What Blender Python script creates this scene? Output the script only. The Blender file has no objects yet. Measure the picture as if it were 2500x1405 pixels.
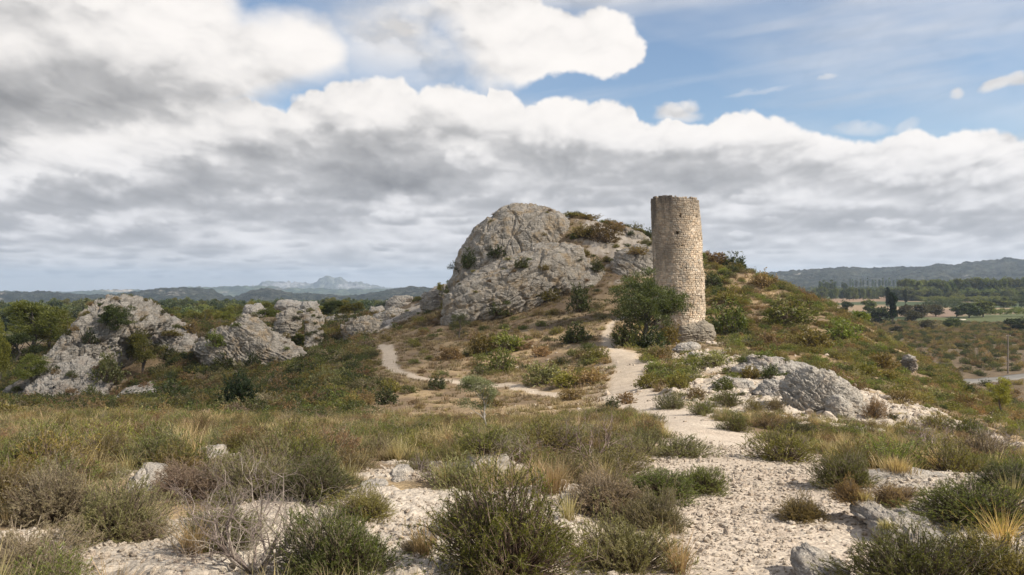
import bpy, math, random
import numpy as np
from mathutils import Vector, Matrix
from mathutils.bvhtree import BVHTree

random.seed(7)
RS = np.random.RandomState(7)
SC = bpy.context.scene
COL = SC.collection
rad = math.radians

# ---------------------------------------------------------------- camera, light, exposure
CAM_Z = 1.7                       # eye height above the ground at the camera; the ground there is z = 0
cam_d = bpy.data.cameras.new('camera')
cam_d.sensor_width = 36
cam_d.lens = 36 * 1944 / 2500.
cam_d.shift_y = -(702.5 - 690.0) / 2500.
cam_d.clip_start = .05
cam_d.clip_end = 60000
cam = bpy.data.objects.new('camera', cam_d)
cam.location = (0, 0, CAM_Z)
cam.rotation_euler = (rad(90), 0, 0)
COL.objects.link(cam)
SC.camera = cam

SUN_EL, SUN_AZ = 41., 112.        # azimuth clockwise from the view direction (+Y)
sun_d = bpy.data.lights.new('sun', 'SUN')
sun_d.energy = 5.0
sun_d.angle = rad(.55)
sun_d.color = (1, .92, .79)
sun = bpy.data.objects.new('sun', sun_d)
_s = Vector((math.sin(rad(SUN_AZ)) * math.cos(rad(SUN_EL)), math.cos(rad(SUN_AZ)) * math.cos(rad(SUN_EL)), math.sin(rad(SUN_EL))))
sun.rotation_euler = _s.to_track_quat('Z', 'Y').to_euler()
sun.location = (0, 0, 50)
COL.objects.link(sun)

SC.render.engine = 'CYCLES'
SC.view_settings.view_transform = 'Standard'
SC.view_settings.look = 'None'
SC.view_settings.gamma = 1
SC.view_settings.use_curve_mapping = False
SC.view_settings.exposure = .42
SC.cycles.max_bounces = 6
SC.cycles.diffuse_bounces = 3
SC.cycles.transmission_bounces = 3
SC.cycles.glossy_bounces = 2
SC.cycles.transparent_max_bounces = 6
SC.cycles.volume_bounces = 1
SC.cycles.use_denoising = True
# ---------------------------------------------------------------- numpy noise
def _hash(ix, iy, iz, seed):
    h = (ix.astype(np.uint32) * np.uint32(374761393) + iy.astype(np.uint32) * np.uint32(668265263)
         + iz.astype(np.uint32) * np.uint32(2147483647 - 1274126177) + np.uint32(seed * 974711 + 12345))
    h = (h ^ (h >> np.uint32(13))) * np.uint32(1274126177)
    h = (h ^ (h >> np.uint32(16))) * np.uint32(2246822519)
    return h ^ (h >> np.uint32(15))


def _rnd(ix, iy, iz, seed):
    return (_hash(ix, iy, iz, seed) & np.uint32(0xFFFF)).astype(np.float32) / 65535.0


def vnoise(x, y, z=None, seed=0):
    """smooth value noise, -1..1"""
    x = np.asarray(x, np.float32); y = np.asarray(y, np.float32)
    xi = np.floor(x); yi = np.floor(y)
    fx = x - xi; fy = y - yi
    fx = fx * fx * fx * (fx * (fx * 6 - 15) + 10); fy = fy * fy * fy * (fy * (fy * 6 - 15) + 10)
    xi = xi.astype(np.int64); yi = yi.astype(np.int64)
    if z is None:
        k = np.zeros((), np.int64)
        a = _rnd(xi, yi, k, seed); b = _rnd(xi + 1, yi, k, seed)
        c = _rnd(xi, yi + 1, k, seed); d = _rnd(xi + 1, yi + 1, k, seed)
        return ((a + (b - a) * fx) * (1 - fy) + (c + (d - c) * fx) * fy) * 2 - 1
    z = np.asarray(z, np.float32); zi = np.floor(z); fz = z - zi
    fz = fz * fz * fz * (fz * (fz * 6 - 15) + 10); zi = zi.astype(np.int64)
    r = []
    for dz in (0, 1):
        a = _rnd(xi, yi, zi + dz, seed); b = _rnd(xi + 1, yi, zi + dz, seed)
        c = _rnd(xi, yi + 1, zi + dz, seed); d = _rnd(xi + 1, yi + 1, zi + dz, seed)
        r.append((a + (b - a) * fx) * (1 - fy) + (c + (d - c) * fx) * fy)
    return (r[0] * (1 - fz) + r[1] * fz) * 2 - 1


def fbm(x, y, z=None, oct=5, seed=0, gain=.5, lac=2.03):
    s = 0; a = 1; t = 0
    for i in range(oct):
        s = s + a * vnoise(x * lac ** i + 17.3 * i, y * lac ** i - 9.1 * i, None if z is None else z * lac ** i + 3.7 * i, seed + i)
        t += a; a *= gain
    return s / t


def ridged(x, y, z=None, oct=4, seed=0, gain=.5, lac=2.1):
    s = 0; a = 1; t = 0
    for i in range(oct):
        s = s + a * (1 - 2 * np.abs(vnoise(x * lac ** i + 7.3 * i, y * lac ** i - 4.1 * i, None if z is None else z * lac ** i + 2.7 * i, seed + i)))
        t += a; a *= gain
    return s / t


def worley(x, y, z=None, seed=0):
    """distance to nearest and second nearest feature point"""
    x = np.asarray(x, np.float32); y = np.asarray(y, np.float32)
    xi = np.floor(x).astype(np.int64); yi = np.floor(y).astype(np.int64)
    d1 = np.full(x.shape, 9., np.float32); d2 = d1.copy()
    if z is not None:
        zi = np.floor(z).astype(np.int64)
    for dx in (-1, 0, 1):
        for dy in (-1, 0, 1):
            for dz in ((0,) if z is None else (-1, 0, 1)):
                cx = xi + dx; cy = yi + dy; cz = zi + dz if z is not None else np.zeros((), np.int64)
                h = _hash(cx, cy, cz, seed)
                jx = (h & np.uint32(1023)).astype(np.float32) / 1023; jy = ((h >> np.uint32(10)) & np.uint32(1023)).astype(np.float32) / 1023
                d = (cx + jx - x) ** 2 + (cy + jy - y) ** 2
                if z is not None:
                    d = d + (cz + ((h >> np.uint32(20)) & np.uint32(1023)).astype(np.float32) / 1023 - z) ** 2
                d2 = np.minimum(d2, np.maximum(d, d1)); d1 = np.minimum(d1, d)
    return np.sqrt(d1), np.sqrt(d2)


def sstep(a, b, x):
    t = np.clip((x - a) / (b - a), 0, 1)
    return t * t * (3 - 2 * t)


def poly_sd(px, py, pts, closed=True):
    """signed distance to a polygon (negative inside) or plain distance to a polyline"""
    pts = [tuple(p[:2]) for p in pts]
    d = np.full(np.shape(px), 1e9, np.float32); inside = np.zeros(np.shape(px), bool)
    n = len(pts)
    for i in range(n if closed else n - 1):
        ax, ay = pts[i]; bx, by = pts[(i + 1) % n]
        ex, ey = bx - ax, by - ay
        t = np.clip(((px - ax) * ex + (py - ay) * ey) / (ex * ex + ey * ey + 1e-9), 0, 1)
        d = np.minimum(d, (px - ax - t * ex) ** 2 + (py - ay - t * ey) ** 2)
        if closed:
            c = ((ay > py) != (by > py)) & (px < (bx - ax) * (py - ay) / (by - ay + 1e-12) + ax)
            inside ^= c
    d = np.sqrt(d)
    return np.where(inside, -d, d) if closed else d
# ---------------------------------------------------------------- clouds: a colour + cover map over directions
F0 = 1944.0
HY = 690.0                        # photograph row of the horizon


def cloud_map(az, el):
    """az, el in radians (arrays) -> linear rgb, cover. The layout is written in tangent units of the north sky and runs on
    as a plain broken cloud field everywhere else."""
    # direction -> plane coordinates; 'X, Y' unroll the sphere so that the same field covers every azimuth
    ca = np.cos(az)
    front = sstep(.25, .5, ca)
    azc = np.clip(az, -1.2, 1.2)
    X = 1250 + F0 * np.tan(azc); Y = HY - F0 * np.tan(np.clip(el, -.1, 1.3)) / np.maximum(np.cos(azc), .3)
    dx, dy, dz = np.sin(az) * np.cos(el), np.cos(az) * np.cos(el), np.sin(el)
    dzz = np.maximum(dz, 0) + .05
    # high-altitude plane coordinates (perspective flattening towards the horizon)
    qx, qy = dx / dzz, dy / dzz
    n_lay = fbm(qx * 1.1, qy * 1.1 + 5, oct=6, seed=3)
    n_lay2 = fbm(qx * .5 + 9, qy * .9 - 3, oct=5, seed=13)
    n3 = fbm(dx * 7, dy * 7, dz * 13, oct=6, seed=5)
    n3b = fbm(dx * 22, dy * 22, dz * 30, oct=5, seed=8, gain=.55)
    wx = fbm(dx * 9, dy * 9, dz * 12, oct=4, seed=21); wy = fbm(dx * 9 + 5, dy * 9, dz * 12, oct=4, seed=31)
    wbig = fbm(dx * 3.5 + 3, dy * 3.5, dz * 6, oct=3, seed=77)
    WX = X + 90 * wx + 34 * n3b + 50 * wbig; WY = Y + 52 * wy + 24 * n3b + 20 * wbig

    s1, _ = worley(dx * 34 + wx, dy * 34, dz * 44 + wy, seed=81); s2, _ = worley(dx * 85 + wx, dy * 85, dz * 100, seed=83)
    bil_s = (.5 - s1) + .6 * (.5 - s2)
    b1, _ = worley(dx * 20 + wx * .5, dy * 20, dz * 20 + wy * .5, seed=141); b2_, _ = worley(dx * 44 + wx, dy * 44, dz * 44, seed=143); bil_lo = (.55 - b1) + .45 * (.5 - b2_)
    # --- soft brightness field of the cloud deck (sRGB-like values)
    b = np.full(az.shape, 196., np.float32); w = np.full(az.shape, .16, np.float32)
    b *= w
    blobs = [(600, 105, 230, 90, 236, 3), (330, 50, 240, 70, 214, 2), (760, 90, 120, 90, 236, 2), (60, 60, 240, 90, 190, 2), (130, 225, 330, 70, 128, 5),
             (40, 300, 160, 60, 168, 2), (420, 190, 160, 70, 188, 2), (640, 190, 200, 40, 205, 1.5), (880, 262, 160, 62, 250, 4), (730, 270, 70, 40, 240, 3),
             (1100, 265, 120, 45, 247, 3), (1240, 250, 60, 50, 245, 3), (1440, 285, 150, 50, 247, 4), (1640, 320, 90, 40, 238, 3), (1830, 310, 150, 38, 248, 4),
             (2060, 372, 130, 40, 244, 4), (2250, 350, 90, 35, 246, 3), (2400, 355, 110, 40, 247, 4), (2600, 360, 200, 50, 240, 3),
             (200, 400, 210, 48, 226, 3), (330, 345, 130, 40, 226, 2), (470, 270, 140, 40, 226, 2.5), (600, 265, 70, 40, 232, 3), (110, 330, 90, 40, 220, 1.5),
             (60, 505, 260, 26, 146, 4), (380, 478, 240, 24, 152, 4), (530, 430, 110, 32, 172, 2), (470, 370, 120, 30, 190, 1.5),
             (270, 545, 140, 32, 226, 3), (60, 550, 120, 18, 208, 1.5), (650, 488, 80, 18, 226, 2), (540, 520, 160, 18, 176, 2), (690, 420, 90, 40, 190, 2),
             (880, 385, 190, 50, 138, 6), (870, 440, 140, 34, 118, 6), (800, 500, 160, 18, 166, 2), (960, 522, 70, 20, 216, 2), (1150, 385, 70, 32, 226, 3),
             (1180, 440, 110, 32, 176, 2), (1330, 400, 150, 34, 150, 4), (1320, 352, 60, 20, 222, 1.5), (1480, 425, 60, 24, 212, 2), (1260, 430, 150, 30, 172, 3),
             (1560, 350, 100, 30, 226, 2), (1700, 425, 190, 30, 142, 5), (1840, 375, 120, 32, 192, 2.5), (1600, 455, 160, 18, 172, 2), (1980, 440, 160, 24, 186, 2),
             (2190, 405, 130, 34, 214, 2), (2400, 430, 160, 24, 192, 2), (2130, 480, 260, 16, 200, 2), (2020, 500, 200, 14, 208, 2), (1800, 535, 120, 16, 212, 2),
             (2180, 545, 340, 22, 148, 5), (2430, 520, 160, 30, 168, 2), (1850, 585, 200, 16, 176, 2), (1560, 505, 220, 26, 204, 2), (2300, 490, 260, 12, 182, 1.5),
             (2200, 590, 300, 18, 194, 2), (540, 590, 110, 22, 216, 2), (380, 590, 60, 18, 182, 1.5), (780, 612, 110, 26, 216, 2), (1000, 600, 90, 20, 208, 1.5), (120, 600, 200, 12, 180, 1.5),
             (1240, 100, 130, 60, 232, 3), (1420, 100, 130, 55, 250, 4), (1240, 185, 90, 30, 206, 3), (1500, 120, 80, 60, 250, 3), (1080, 30, 90, 50, 206, 2), (980, 80, 120, 60, 222, 1.2)]
    for cx, cy, rx, ry, v, wt in blobs:
        d = ((WX - cx) / rx) ** 2 + ((WY - cy) / ry) ** 2
        g = wt * np.exp(-d * 1.1)
        b += g * v; w += g
    b /= w
    deck = 188 + 46 * np.clip(n_lay * 1.6, -1, 1)
    inframe = front * sstep(-1500, -500, X) * (1 - sstep(3000, 4000, X)) * sstep(-700, -100, Y)
    b = b * inframe + deck * (1 - inframe)
    lowk = sstep(470, 640, Y) * front + (1 - front) * (1 - sstep(.05, .25, el))
    v1, _ = worley(dx * 12 + wx * .9, dy * 12 + wy * .5, dz * 22 + wy * .9, seed=51)
    v2, _ = worley(dx * 30 + wx * 1.2, dy * 30, dz * 48 + wy * 1.2, seed=52)
    puff = fbm(dx * 13, dy * 13, dz * 30, oct=6, seed=91, gain=.55)
    ridge_l = np.clip(1 - 2.2 * np.abs(fbm(dx * 9 + 4, dy * 9, dz * 26 + wy * .4, oct=5, seed=95)), 0, 1)
    b = b + (16 * n_lay + 12 * n_lay2) * (.5 + .2 * lowk) + (18 * n3 + 30 * puff) * (1 - .25 * lowk) + 14 * n3b + 12 * bil_s + 16 * (.55 - v1) + 10 * (.5 - v2) + 9 * (ridge_l - .4)
    b = b + 24
    hz = sstep(590, 705, Y)
    b = b * (1 - .35 * hz) + 212 * .35 * hz

    # --- cumulus top edge of the far bank
    edge = [(-900, 120), (-200, 150), (400, 226), (470, 228), (520, 240), (560, 232), (600, 230), (640, 250), (692, 268), (712, 246), (740, 240), (790, 226), (812, 206), (840, 190), (880, 180),
            (920, 190), (975, 187), (1010, 215), (1060, 212), (1110, 206), (1150, 212), (1188, 240), (1194, 214), (1240, 214), (1280, 250), (1300, 248), (1340, 238), (1400, 234),
            (1440, 248), (1490, 244), (1545, 262), (1562, 286), (1600, 296), (1660, 292), (1700, 304), (1740, 285), (1790, 273), (1840, 280), (1930, 305), (2000, 320),
            (2080, 345), (2150, 338), (2200, 322), (2260, 322), (2300, 345), (2350, 313), (2420, 322), (2500, 342), (2700, 330), (3100, 360), (3600, 300)]
    ex = np.array([p[0] for p in edge], float); ey = np.array([p[1] for p in edge], float)
    w1, _ = worley(dx * 26 + wx * .4, (dy * 26 + dz * 0), dz * 26 + wy * .4, seed=41)
    w2, _ = worley(dx * 60 + wx, dy * 60, dz * 60, seed=43)
    w3, _ = worley(dx * 130 + n3b, dy * 130, dz * 130, seed=47)
    bil = (.55 - w1) * 1.0 + (.5 - w2) * .5 + (.5 - w3) * .25
    et = np.interp(X + 14 * n3b + 8 * wx, ex, ey)
    dn = (Y - et) + 30 * bil                                  # > 0 inside the bank
    bank = sstep(-6, 11, dn + 10 * n3b)

    # --- rows of separate flat-based cumulus below the edge, far ones first
    rsk = np.random.RandomState(4); puffs = []
    yr = 676.
    while yr > 455:
        wd = 26 + (690 - yr) * .42; xx = -900 + rsk.uniform(0, wd)
        while xx < 3500:
            puffs.append((xx, yr + rsk.uniform(-.4, .4) * wd * .22, wd * rsk.uniform(.6, 1.5), wd * rsk.uniform(.20, .42), rsk.uniform(.2, .7) * (.35 + .65 * (yr > 480)), rsk.uniform(222, 246), rsk.uniform(150, 182)))
            xx += wd * rsk.uniform(1.0, 3.2)
        yr -= (6 + (690 - yr) * .11)
    puffs += [(620, 655, 240, 18, .5, 222, 188), (820, 640, 130, 44, .75, 226, 186), (520, 612, 120, 40, .7, 228, 180), (280, 575, 190, 62, .85, 240, 168), (650, 512, 110, 34, .8, 240, 170), (70, 590, 140, 24, .6, 226, 176), (960, 548, 80, 28, .7, 234, 178),
              (1040, 610, 120, 26, .6, 226, 184), (220, 480, 260, 110, .8, 238, 160), (480, 420, 170, 90, .6, 234, 165), (1150, 425, 90, 60, .7, 238, 172), (1480, 450, 70, 36, .6, 230, 170), (1330, 380, 90, 60, .5, 240, 170),
              (1800, 545, 160, 24, .7, 226, 176), (2050, 512, 240, 24, .7, 232, 178), (2190, 470, 170, 60, .7, 244, 176), (2000, 420, 130, 50, .6, 240, 175), (1740, 400, 150, 70, .5, 238, 165), (2420, 455, 160, 56, .7, 244, 180),
              (1960, 640, 200, 24, .6, 226, 196), (2340, 625, 230, 30, .6, 224, 194), (1430, 470, 120, 20, .4, 226, 176)]
    for (cx, by, w_, h_, op, vt, vb) in puffs:
        mm = (np.abs(X - cx) < w_ * 1.7) & (Y > by - h_ * 2.2) & (Y < by + h_ * 1.2) & (front > 0)
        if not mm.any():
            continue
        u = (X[mm] - cx) / w_ + .45 * wx[mm] + .35 * puff[mm]; vv = (by - Y[mm]) / h_ + .35 * wy[mm] + .2 * n3[mm]
        s_ = 1 - np.sqrt(u * u + np.where(vv > 0, vv, vv * 2.6) ** 2) + .42 * bil_s[mm] + .30 * puff[mm] + .28 * n3b[mm]
        al_ = sstep(0, .14 + .75 * (1 - sstep(-.3, .6, vv)) + .4 * (1 - op), s_) * op * np.clip(front[mm], 0, 1)
        br = vb + (vt - vb) * sstep(-.15, .95, vv + .55 * bil_s[mm] + .35 * n3b[mm])
        b[mm] = b[mm] * (1 - al_) + br * al_
    # --- the single cumulus high in the middle
    top = [(1150, 170), (1190, 205), (1262, 216), (1330, 190), (1390, 188), (1440, 180), (1480, 196), (1520, 190), (1575, 155), (1580, 112), (1552, 76), (1532, 40), (1500, 27), (1460, 27),
           (1400, 30), (1330, 6), (1280, -60), (1050, -90), (1040, 20), (1110, 80)]
    m = (X > 700) & (X < 1900) & (Y < 420) & (Y > -300) & (front > 0)
    sd = np.full(az.shape, 400., np.float32)
    sd[m] = poly_sd(X[m], Y[m], top)
    dt = -sd + 26 * bil
    soft = 1 - sstep(1180, 1330, X)
    cum = sstep(-6 - 60 * soft, 12 + 30 * soft, dt + 13 * n3b)

    # relief of the crisp parts: lit from the upper right
    def relief(dist, R):
        h = R * (1 - np.exp(-np.maximum(dist, 0) / R)) + 30 * bil_lo
        gy, gx = np.gradient(h)
        gy0, gx0 = np.gradient(Y); gx1 = np.gradient(X, axis=1)
        hx = gx / (gx1 + 1e-6); hy = gy / (gy0 + 1e-6)
        return np.clip((-hy * .8 + hx * -.45), -1.0, 1.0)
    k = np.exp(-np.maximum(dn, 0) / 48.) * inframe * sstep(600, 760, X)
    b = b + k * (16 + 20 * np.clip(relief(dn, 45), -1, 1)) * bank - k * 10 * bank * (1 - np.exp(-np.maximum(dn, 0) / 12.))
    k2 = np.exp(-np.maximum(dt, 0) / 60.) * (1 - soft) * inframe
    b2 = b + k2 * (6 + 24 * relief(dt, 50))

    # --- soft left-hand cloud mass and thin veils
    L = poly_sd(np.where(m | (X < 2000), X, 3000.), Y, [(-2500, -1500), (560, -300), (575, -20), (600, 30), (680, 30), (740, 18), (820, 40), (862, 110), (850, 180), (760, 215), (640, 248), (500, 300), (-2500, 400)]) if True else 0
    left = 1 - sstep(-45, 30, L + 34 * n3 + 22 * n3b)
    veil = np.clip(.78 + .9 * puff + .3 * n3, 0, 1) * np.exp(-(((X - 1010) / 230) ** 2 + ((Y - 70) / 115) ** 2))
    veil = np.maximum(veil, .55 * np.exp(-((X - 1450) / 260) ** 2 - ((Y + 5) / 26) ** 2))
    st = fbm((X * .96 + Y * .28) / 420, (Y * .96 - X * -.16) / 46, oct=5, seed=61)
    cir = np.clip(st * .6 + .05, 0, 1) * .5 + np.clip(fbm(X / 500, Y / 160, oct=4, seed=71) + .15, 0, 1) * .35
    cir = cir * sstep(-700, -200, Y) * inframe
    small = np.zeros(az.shape, np.float32)
    for cx, cy, rx, ry, o in [(1650, 278, 62, 20, .95), (1682, 262, 24, 14, .9), (2335, 226, 16, 14, .95), (2440, 205, 60, 13, .9), (2492, 192, 40, 16, .9), (2100, 312, 70, 20, .5), (2212, 312, 32, 14, .35),
                              (2022, 190, 26, 6, .5), (1880, 216, 90, 9, .35)]:
        small = np.maximum(small, o * sstep(-.4, 1.25, 1 + 1.0 * n3b + .9 * puff - ((X + 16 * n3b - cx) / rx) ** 2 - ((Y + 18 * n3b + 9 * bil - cy + (.25 * (X - cx) if ry < 17 else 0)) / ry) ** 2))
    small *= inframe
    # broken cloud field elsewhere
    other = sstep(-.25, .15, n_lay2 + .6 * n_lay)
    a = np.maximum.reduce([bank, cum, left, veil, small]) * inframe + other * (1 - inframe)
    a = a + (1 - a) * np.clip(cir, 0, .5)
    a = np.maximum(a, sstep(.02, -.02, el))
    b = np.where(cum * inframe > .5, b2, b)
    thin = np.maximum(bank, np.maximum(cum, left))
    b = b * thin * inframe + (1 - thin * inframe) * np.maximum(b * (1 - inframe) + inframe * 236, 0)
    # modelling of the billows: each is brighter on the side towards the sun (upper right) than away from it
    def billow(xx, yy):
        pr = 60 + .34 * np.maximum(HY + 30 - yy, 0)
        U = (xx - 1250) / pr + 31.7; V = np.log(np.maximum(HY + 70 - yy, 12) / 60.) * 4.2
        U = U + .55 * wx + .25 * n3b; V = V + .45 * wy + .25 * n3b
        q1, _ = worley(U * .8, V * .8, seed=181); q2, _ = worley(U * 1.9 + 7, V * 1.9, seed=182); q3, _ = worley(U * 4.3, V * 4.3 + 3, seed=183)
        return (1 - q1) + .5 * (1 - q2) + .25 * (1 - q3) + .5 * puff
    h0 = billow(X, Y)
    pr_ = (60 + .34 * np.maximum(HY + 30 - Y, 0)) * .16
    lit_ = np.clip((h0 - billow(X + pr_, Y - pr_ * .9)) * 1.0, -.5, .5)
    cav = h0 - 1.05
    amp_ = (1 - .6 * sstep(330, 520, Y) - .3 * sstep(520, 690, Y)) * front
    b = b + amp_ * (42 * lit_ + 16 * cav)
    b2 = b2 + amp_ * (40 * lit_ + 13 * cav)
    b = np.where(b > 226, 226 + 27 * (1 - np.exp(-(b - 226) / 27.)), b)
    b = np.where(b < 190, 190 + (b - 190) * .66, b); b = np.clip(b, 112, 252)
    # grey -> colour: warm whites, neutral greys that lean blue low down
    t = (b - 120) / 132.
    cool = sstep(250, 560, Y) * front
    rgb = np.stack([b * (.985 + .015 * t - .016 * cool), b * (.985 - .004 * t - .004 * cool), b * (.985 - .022 * t + .018 * cool + .012 * (1 - t))], -1) / 255.
    lin = np.where(rgb < .04045, rgb / 12.92, ((rgb + .055) / 1.055) ** 2.4)
    return lin.astype(np.float32), np.clip(a, 0, 1).astype(np.float32)
# ---------------------------------------------------------------- world: clear-sky model with the cloud map over it
def node(nt, typ, loc=(0, 0), **kw):
    n = nt.nodes.new(typ); n.location = loc
    for k, v in kw.items():
        if k in ('operation', 'blend_type', 'data_type', 'noise_dimensions', 'feature', 'attribute_name', 'sky_type', 'interpolation', 'extension', 'distance', 'domain', 'mode'):
            setattr(n, k, v)
        else:
            n.inputs[k].default_value = v
    return n


def mth(nt, op, a, b=None, clamp=False):
    n = nt.nodes.new('ShaderNodeMath'); n.operation = op; n.use_clamp = clamp
    for i, v in enumerate((a, b)):
        if v is None:
            continue
        if hasattr(v, 'is_output'):
            nt.links.new(v, n.inputs[i])
        else:
            n.inputs[i].default_value = v
    return n.outputs[0]


def mixc(nt, f, a, b, blend='MIX'):
    n = nt.nodes.new('ShaderNodeMix'); n.data_type = 'RGBA'; n.blend_type = blend
    for k, v in ((0, f), (6, a), (7, b)):
        if hasattr(v, 'is_output'):
            nt.links.new(v, n.inputs[k])
        else:
            n.inputs[k].default_value = (v[0], v[1], v[2], 1) if isinstance(v, (tuple, list)) else v
    return n.outputs[2]


def sky_image(name, w, h, az0, az1, el0, el1):
    az, el = np.meshgrid(az0 + (az1 - az0) * (np.arange(w) + .5) / w, el0 + (el1 - el0) * (np.arange(h) + .5) / h)
    lin, a = cloud_map(az.astype(np.float32)[::-1], el.astype(np.float32)[::-1])
    buf = np.concatenate([lin, a[..., None]], -1)[::-1].astype(np.float32)
    im = bpy.data.images.new(name, w, h, alpha=True, float_buffer=True)
    im.colorspace_settings.name = 'Non-Color'
    im.alpha_mode = 'CHANNEL_PACKED'
    im.pixels.foreach_set(np.ascontiguousarray(buf).ravel())
    im.update()
    im.pack()
    return im


def build_world():
    w = bpy.data.worlds.new('World'); SC.world = w; w.use_nodes = True
    nt = w.node_tree; nt.nodes.clear()
    out = nt.nodes.new('ShaderNodeOutputWorld')
    sky = nt.nodes.new('ShaderNodeTexSky'); sky.sky_type = 'NISHITA'; sky.sun_disc = False
    sky.sun_elevation = rad(SUN_EL); sky.sun_rotation = rad(SUN_AZ)
    sky.air_density = 1.0; sky.dust_density = .6; sky.ozone_density = 1.6; sky.altitude = 100
    clear = nt.nodes.new('ShaderNodeBackground'); clear.inputs[1].default_value = .105
    nt.links.new(sky.outputs[0], clear.inputs[0])
    tc = nt.nodes.new('ShaderNodeTexCoord'); sp = nt.nodes.new('ShaderNodeSeparateXYZ')
    nt.links.new(tc.outputs['Generated'], sp.inputs[0])
    az = mth(nt, 'ARCTAN2', sp.outputs[0], sp.outputs[1])
    el = mth(nt, 'ARCSINE', sp.outputs[2])
    A = rad(42); E0, E1 = rad(-4), rad(30)

    def look(im, u, v):
        c = nt.nodes.new('ShaderNodeCombineXYZ'); nt.links.new(u, c.inputs[0]); nt.links.new(v, c.inputs[1])
        t = nt.nodes.new('ShaderNodeTexImage'); t.image = im; t.interpolation = 'Linear'; t.extension = 'EXTEND'
        nt.links.new(c.outputs[0], t.inputs[0]); return t
    fine = look(sky_image('clouds_north', 1700, 640, -A, A, E0, E1),
                mth(nt, 'DIVIDE', mth(nt, 'ADD', az, A), 2 * A), mth(nt, 'DIVIDE', mth(nt, 'SUBTRACT', el, E0), E1 - E0))
    wide = look(sky_image('clouds_all_round', 1024, 300, -math.pi, math.pi, rad(-5), rad(90)),
                mth(nt, 'DIVIDE', mth(nt, 'ADD', az, math.pi), 2 * math.pi), mth(nt, 'DIVIDE', mth(nt, 'SUBTRACT', el, rad(-5)), rad(95)))
    ina = mth(nt, 'MULTIPLY', mth(nt, 'MULTIPLY_ADD', mth(nt, 'ABSOLUTE', az), -20., ) if False else mth(nt, 'MULTIPLY', mth(nt, 'SUBTRACT', A - .02, mth(nt, 'ABSOLUTE', az)), 20., True),
              mth(nt, 'MULTIPLY', mth(nt, 'SUBTRACT', E1 - .02, el), 20., True))
    col = mixc(nt, ina, wide.outputs[0], fine.outputs[0])
    al = nt.nodes.new('ShaderNodeMix'); nt.links.new(ina, al.inputs[0]); nt.links.new(wide.outputs[1], al.inputs[2]); nt.links.new(fine.outputs[1], al.inputs[3])
    cl = nt.nodes.new('ShaderNodeBackground'); cl.inputs[1].default_value = .80
    nt.links.new(col, cl.inputs[0])
    mx = nt.nodes.new('ShaderNodeMixShader')
    nt.links.new(al.outputs[0], mx.inputs[0]); nt.links.new(clear.outputs[0], mx.inputs[1]); nt.links.new(cl.outputs[0], mx.inputs[2])
    nt.links.new(mx.outputs[0], out.inputs[0])
    w.cycles.sampling_method = 'MANUAL'; w.cycles.sample_map_resolution = 1024


build_world()
# ---------------------------------------------------------------- helpers
def W(px, py, Y):
    """the world point that lies at photograph position px, py at distance Y north of the camera"""
    return np.array([(px - 1250) / F0 * Y, Y, CAM_Z - (py - HY) / F0 * Y])


def props(o, label=None, cat=None, group=None, kind=None):
    for k, v in (('label', label), ('category', cat), ('group', group), ('kind', kind)):
        if v:
            o[k] = v
    return o


def np_mesh(name, v, f, mat=None, smooth=True, col=None, attrs=None):
    """v (n,3), f (m,3) or (m,4) or a list of such arrays"""
    me = bpy.data.meshes.new(name)
    fs = f if isinstance(f, list) else [f]
    fs = [np.asarray(a, np.int32) for a in fs if len(a)]
    loops = np.concatenate([a.ravel() for a in fs]); sizes = np.concatenate([np.full(len(a), a.shape[1], np.int32) for a in fs])
    starts = np.concatenate([[0], np.cumsum(sizes)[:-1]]).astype(np.int32)
    me.vertices.add(len(v)); me.vertices.foreach_set('co', np.ascontiguousarray(v, np.float32).ravel())
    me.loops.add(len(loops)); me.loops.foreach_set('vertex_index', loops)
    me.polygons.add(len(sizes)); me.polygons.foreach_set('loop_start', starts); me.polygons.foreach_set('loop_total', sizes)
    me.polygons.foreach_set('use_smooth', np.full(len(sizes), smooth, bool))
    if col is not None:
        a = me.color_attributes.new('col', 'FLOAT_COLOR', 'POINT')
        c = np.ones((len(v), 4), np.float32); c[:, :3] = col
        a.data.foreach_set('color', c.ravel())
    for k, d in (attrs or {}).items():
        a = me.attributes.new(k, 'FLOAT', 'POINT'); a.data.foreach_set('value', np.ascontiguousarray(d, np.float32).ravel())
    me.update(calc_edges=True)
    if mat is not None:
        for m in (mat if isinstance(mat, list) else [mat]):
            me.materials.append(m)
    return me


def link(name, me, parent=None, loc=None):
    o = bpy.data.objects.new(name, me); COL.objects.link(o)
    if parent is not None:
        o.parent = parent
    if loc is not None:
        o.location = loc
    return o


def empty(name, loc=(0, 0, 0), rz=0, scale=1):
    o = bpy.data.objects.new(name, None); COL.objects.link(o); o.location = loc; o.rotation_euler = (0, 0, rz)
    o.scale = (scale,) * 3 if not hasattr(scale, '__len__') else scale
    o.empty_display_size = .2
    return o


def grid_faces(n, m, wrap=False):
    """faces of an n (rows) x m (columns) vertex grid"""
    i, j = np.meshgrid(np.arange(n - 1), np.arange(m if wrap else m - 1), indexing='ij')
    a = i * m + j; b = i * m + (j + 1) % m
    return np.stack([a, b, b + m, a + m], -1).reshape(-1, 4)


def new_mat(name, rough=.9, spec=.25):
    m = bpy.data.materials.new(name); m.use_nodes = True
    nt = m.node_tree; bs = nt.nodes['Principled BSDF']
    bs.inputs['Roughness'].default_value = rough; bs.inputs['Specular IOR Level'].default_value = spec
    return m, nt, bs


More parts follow.
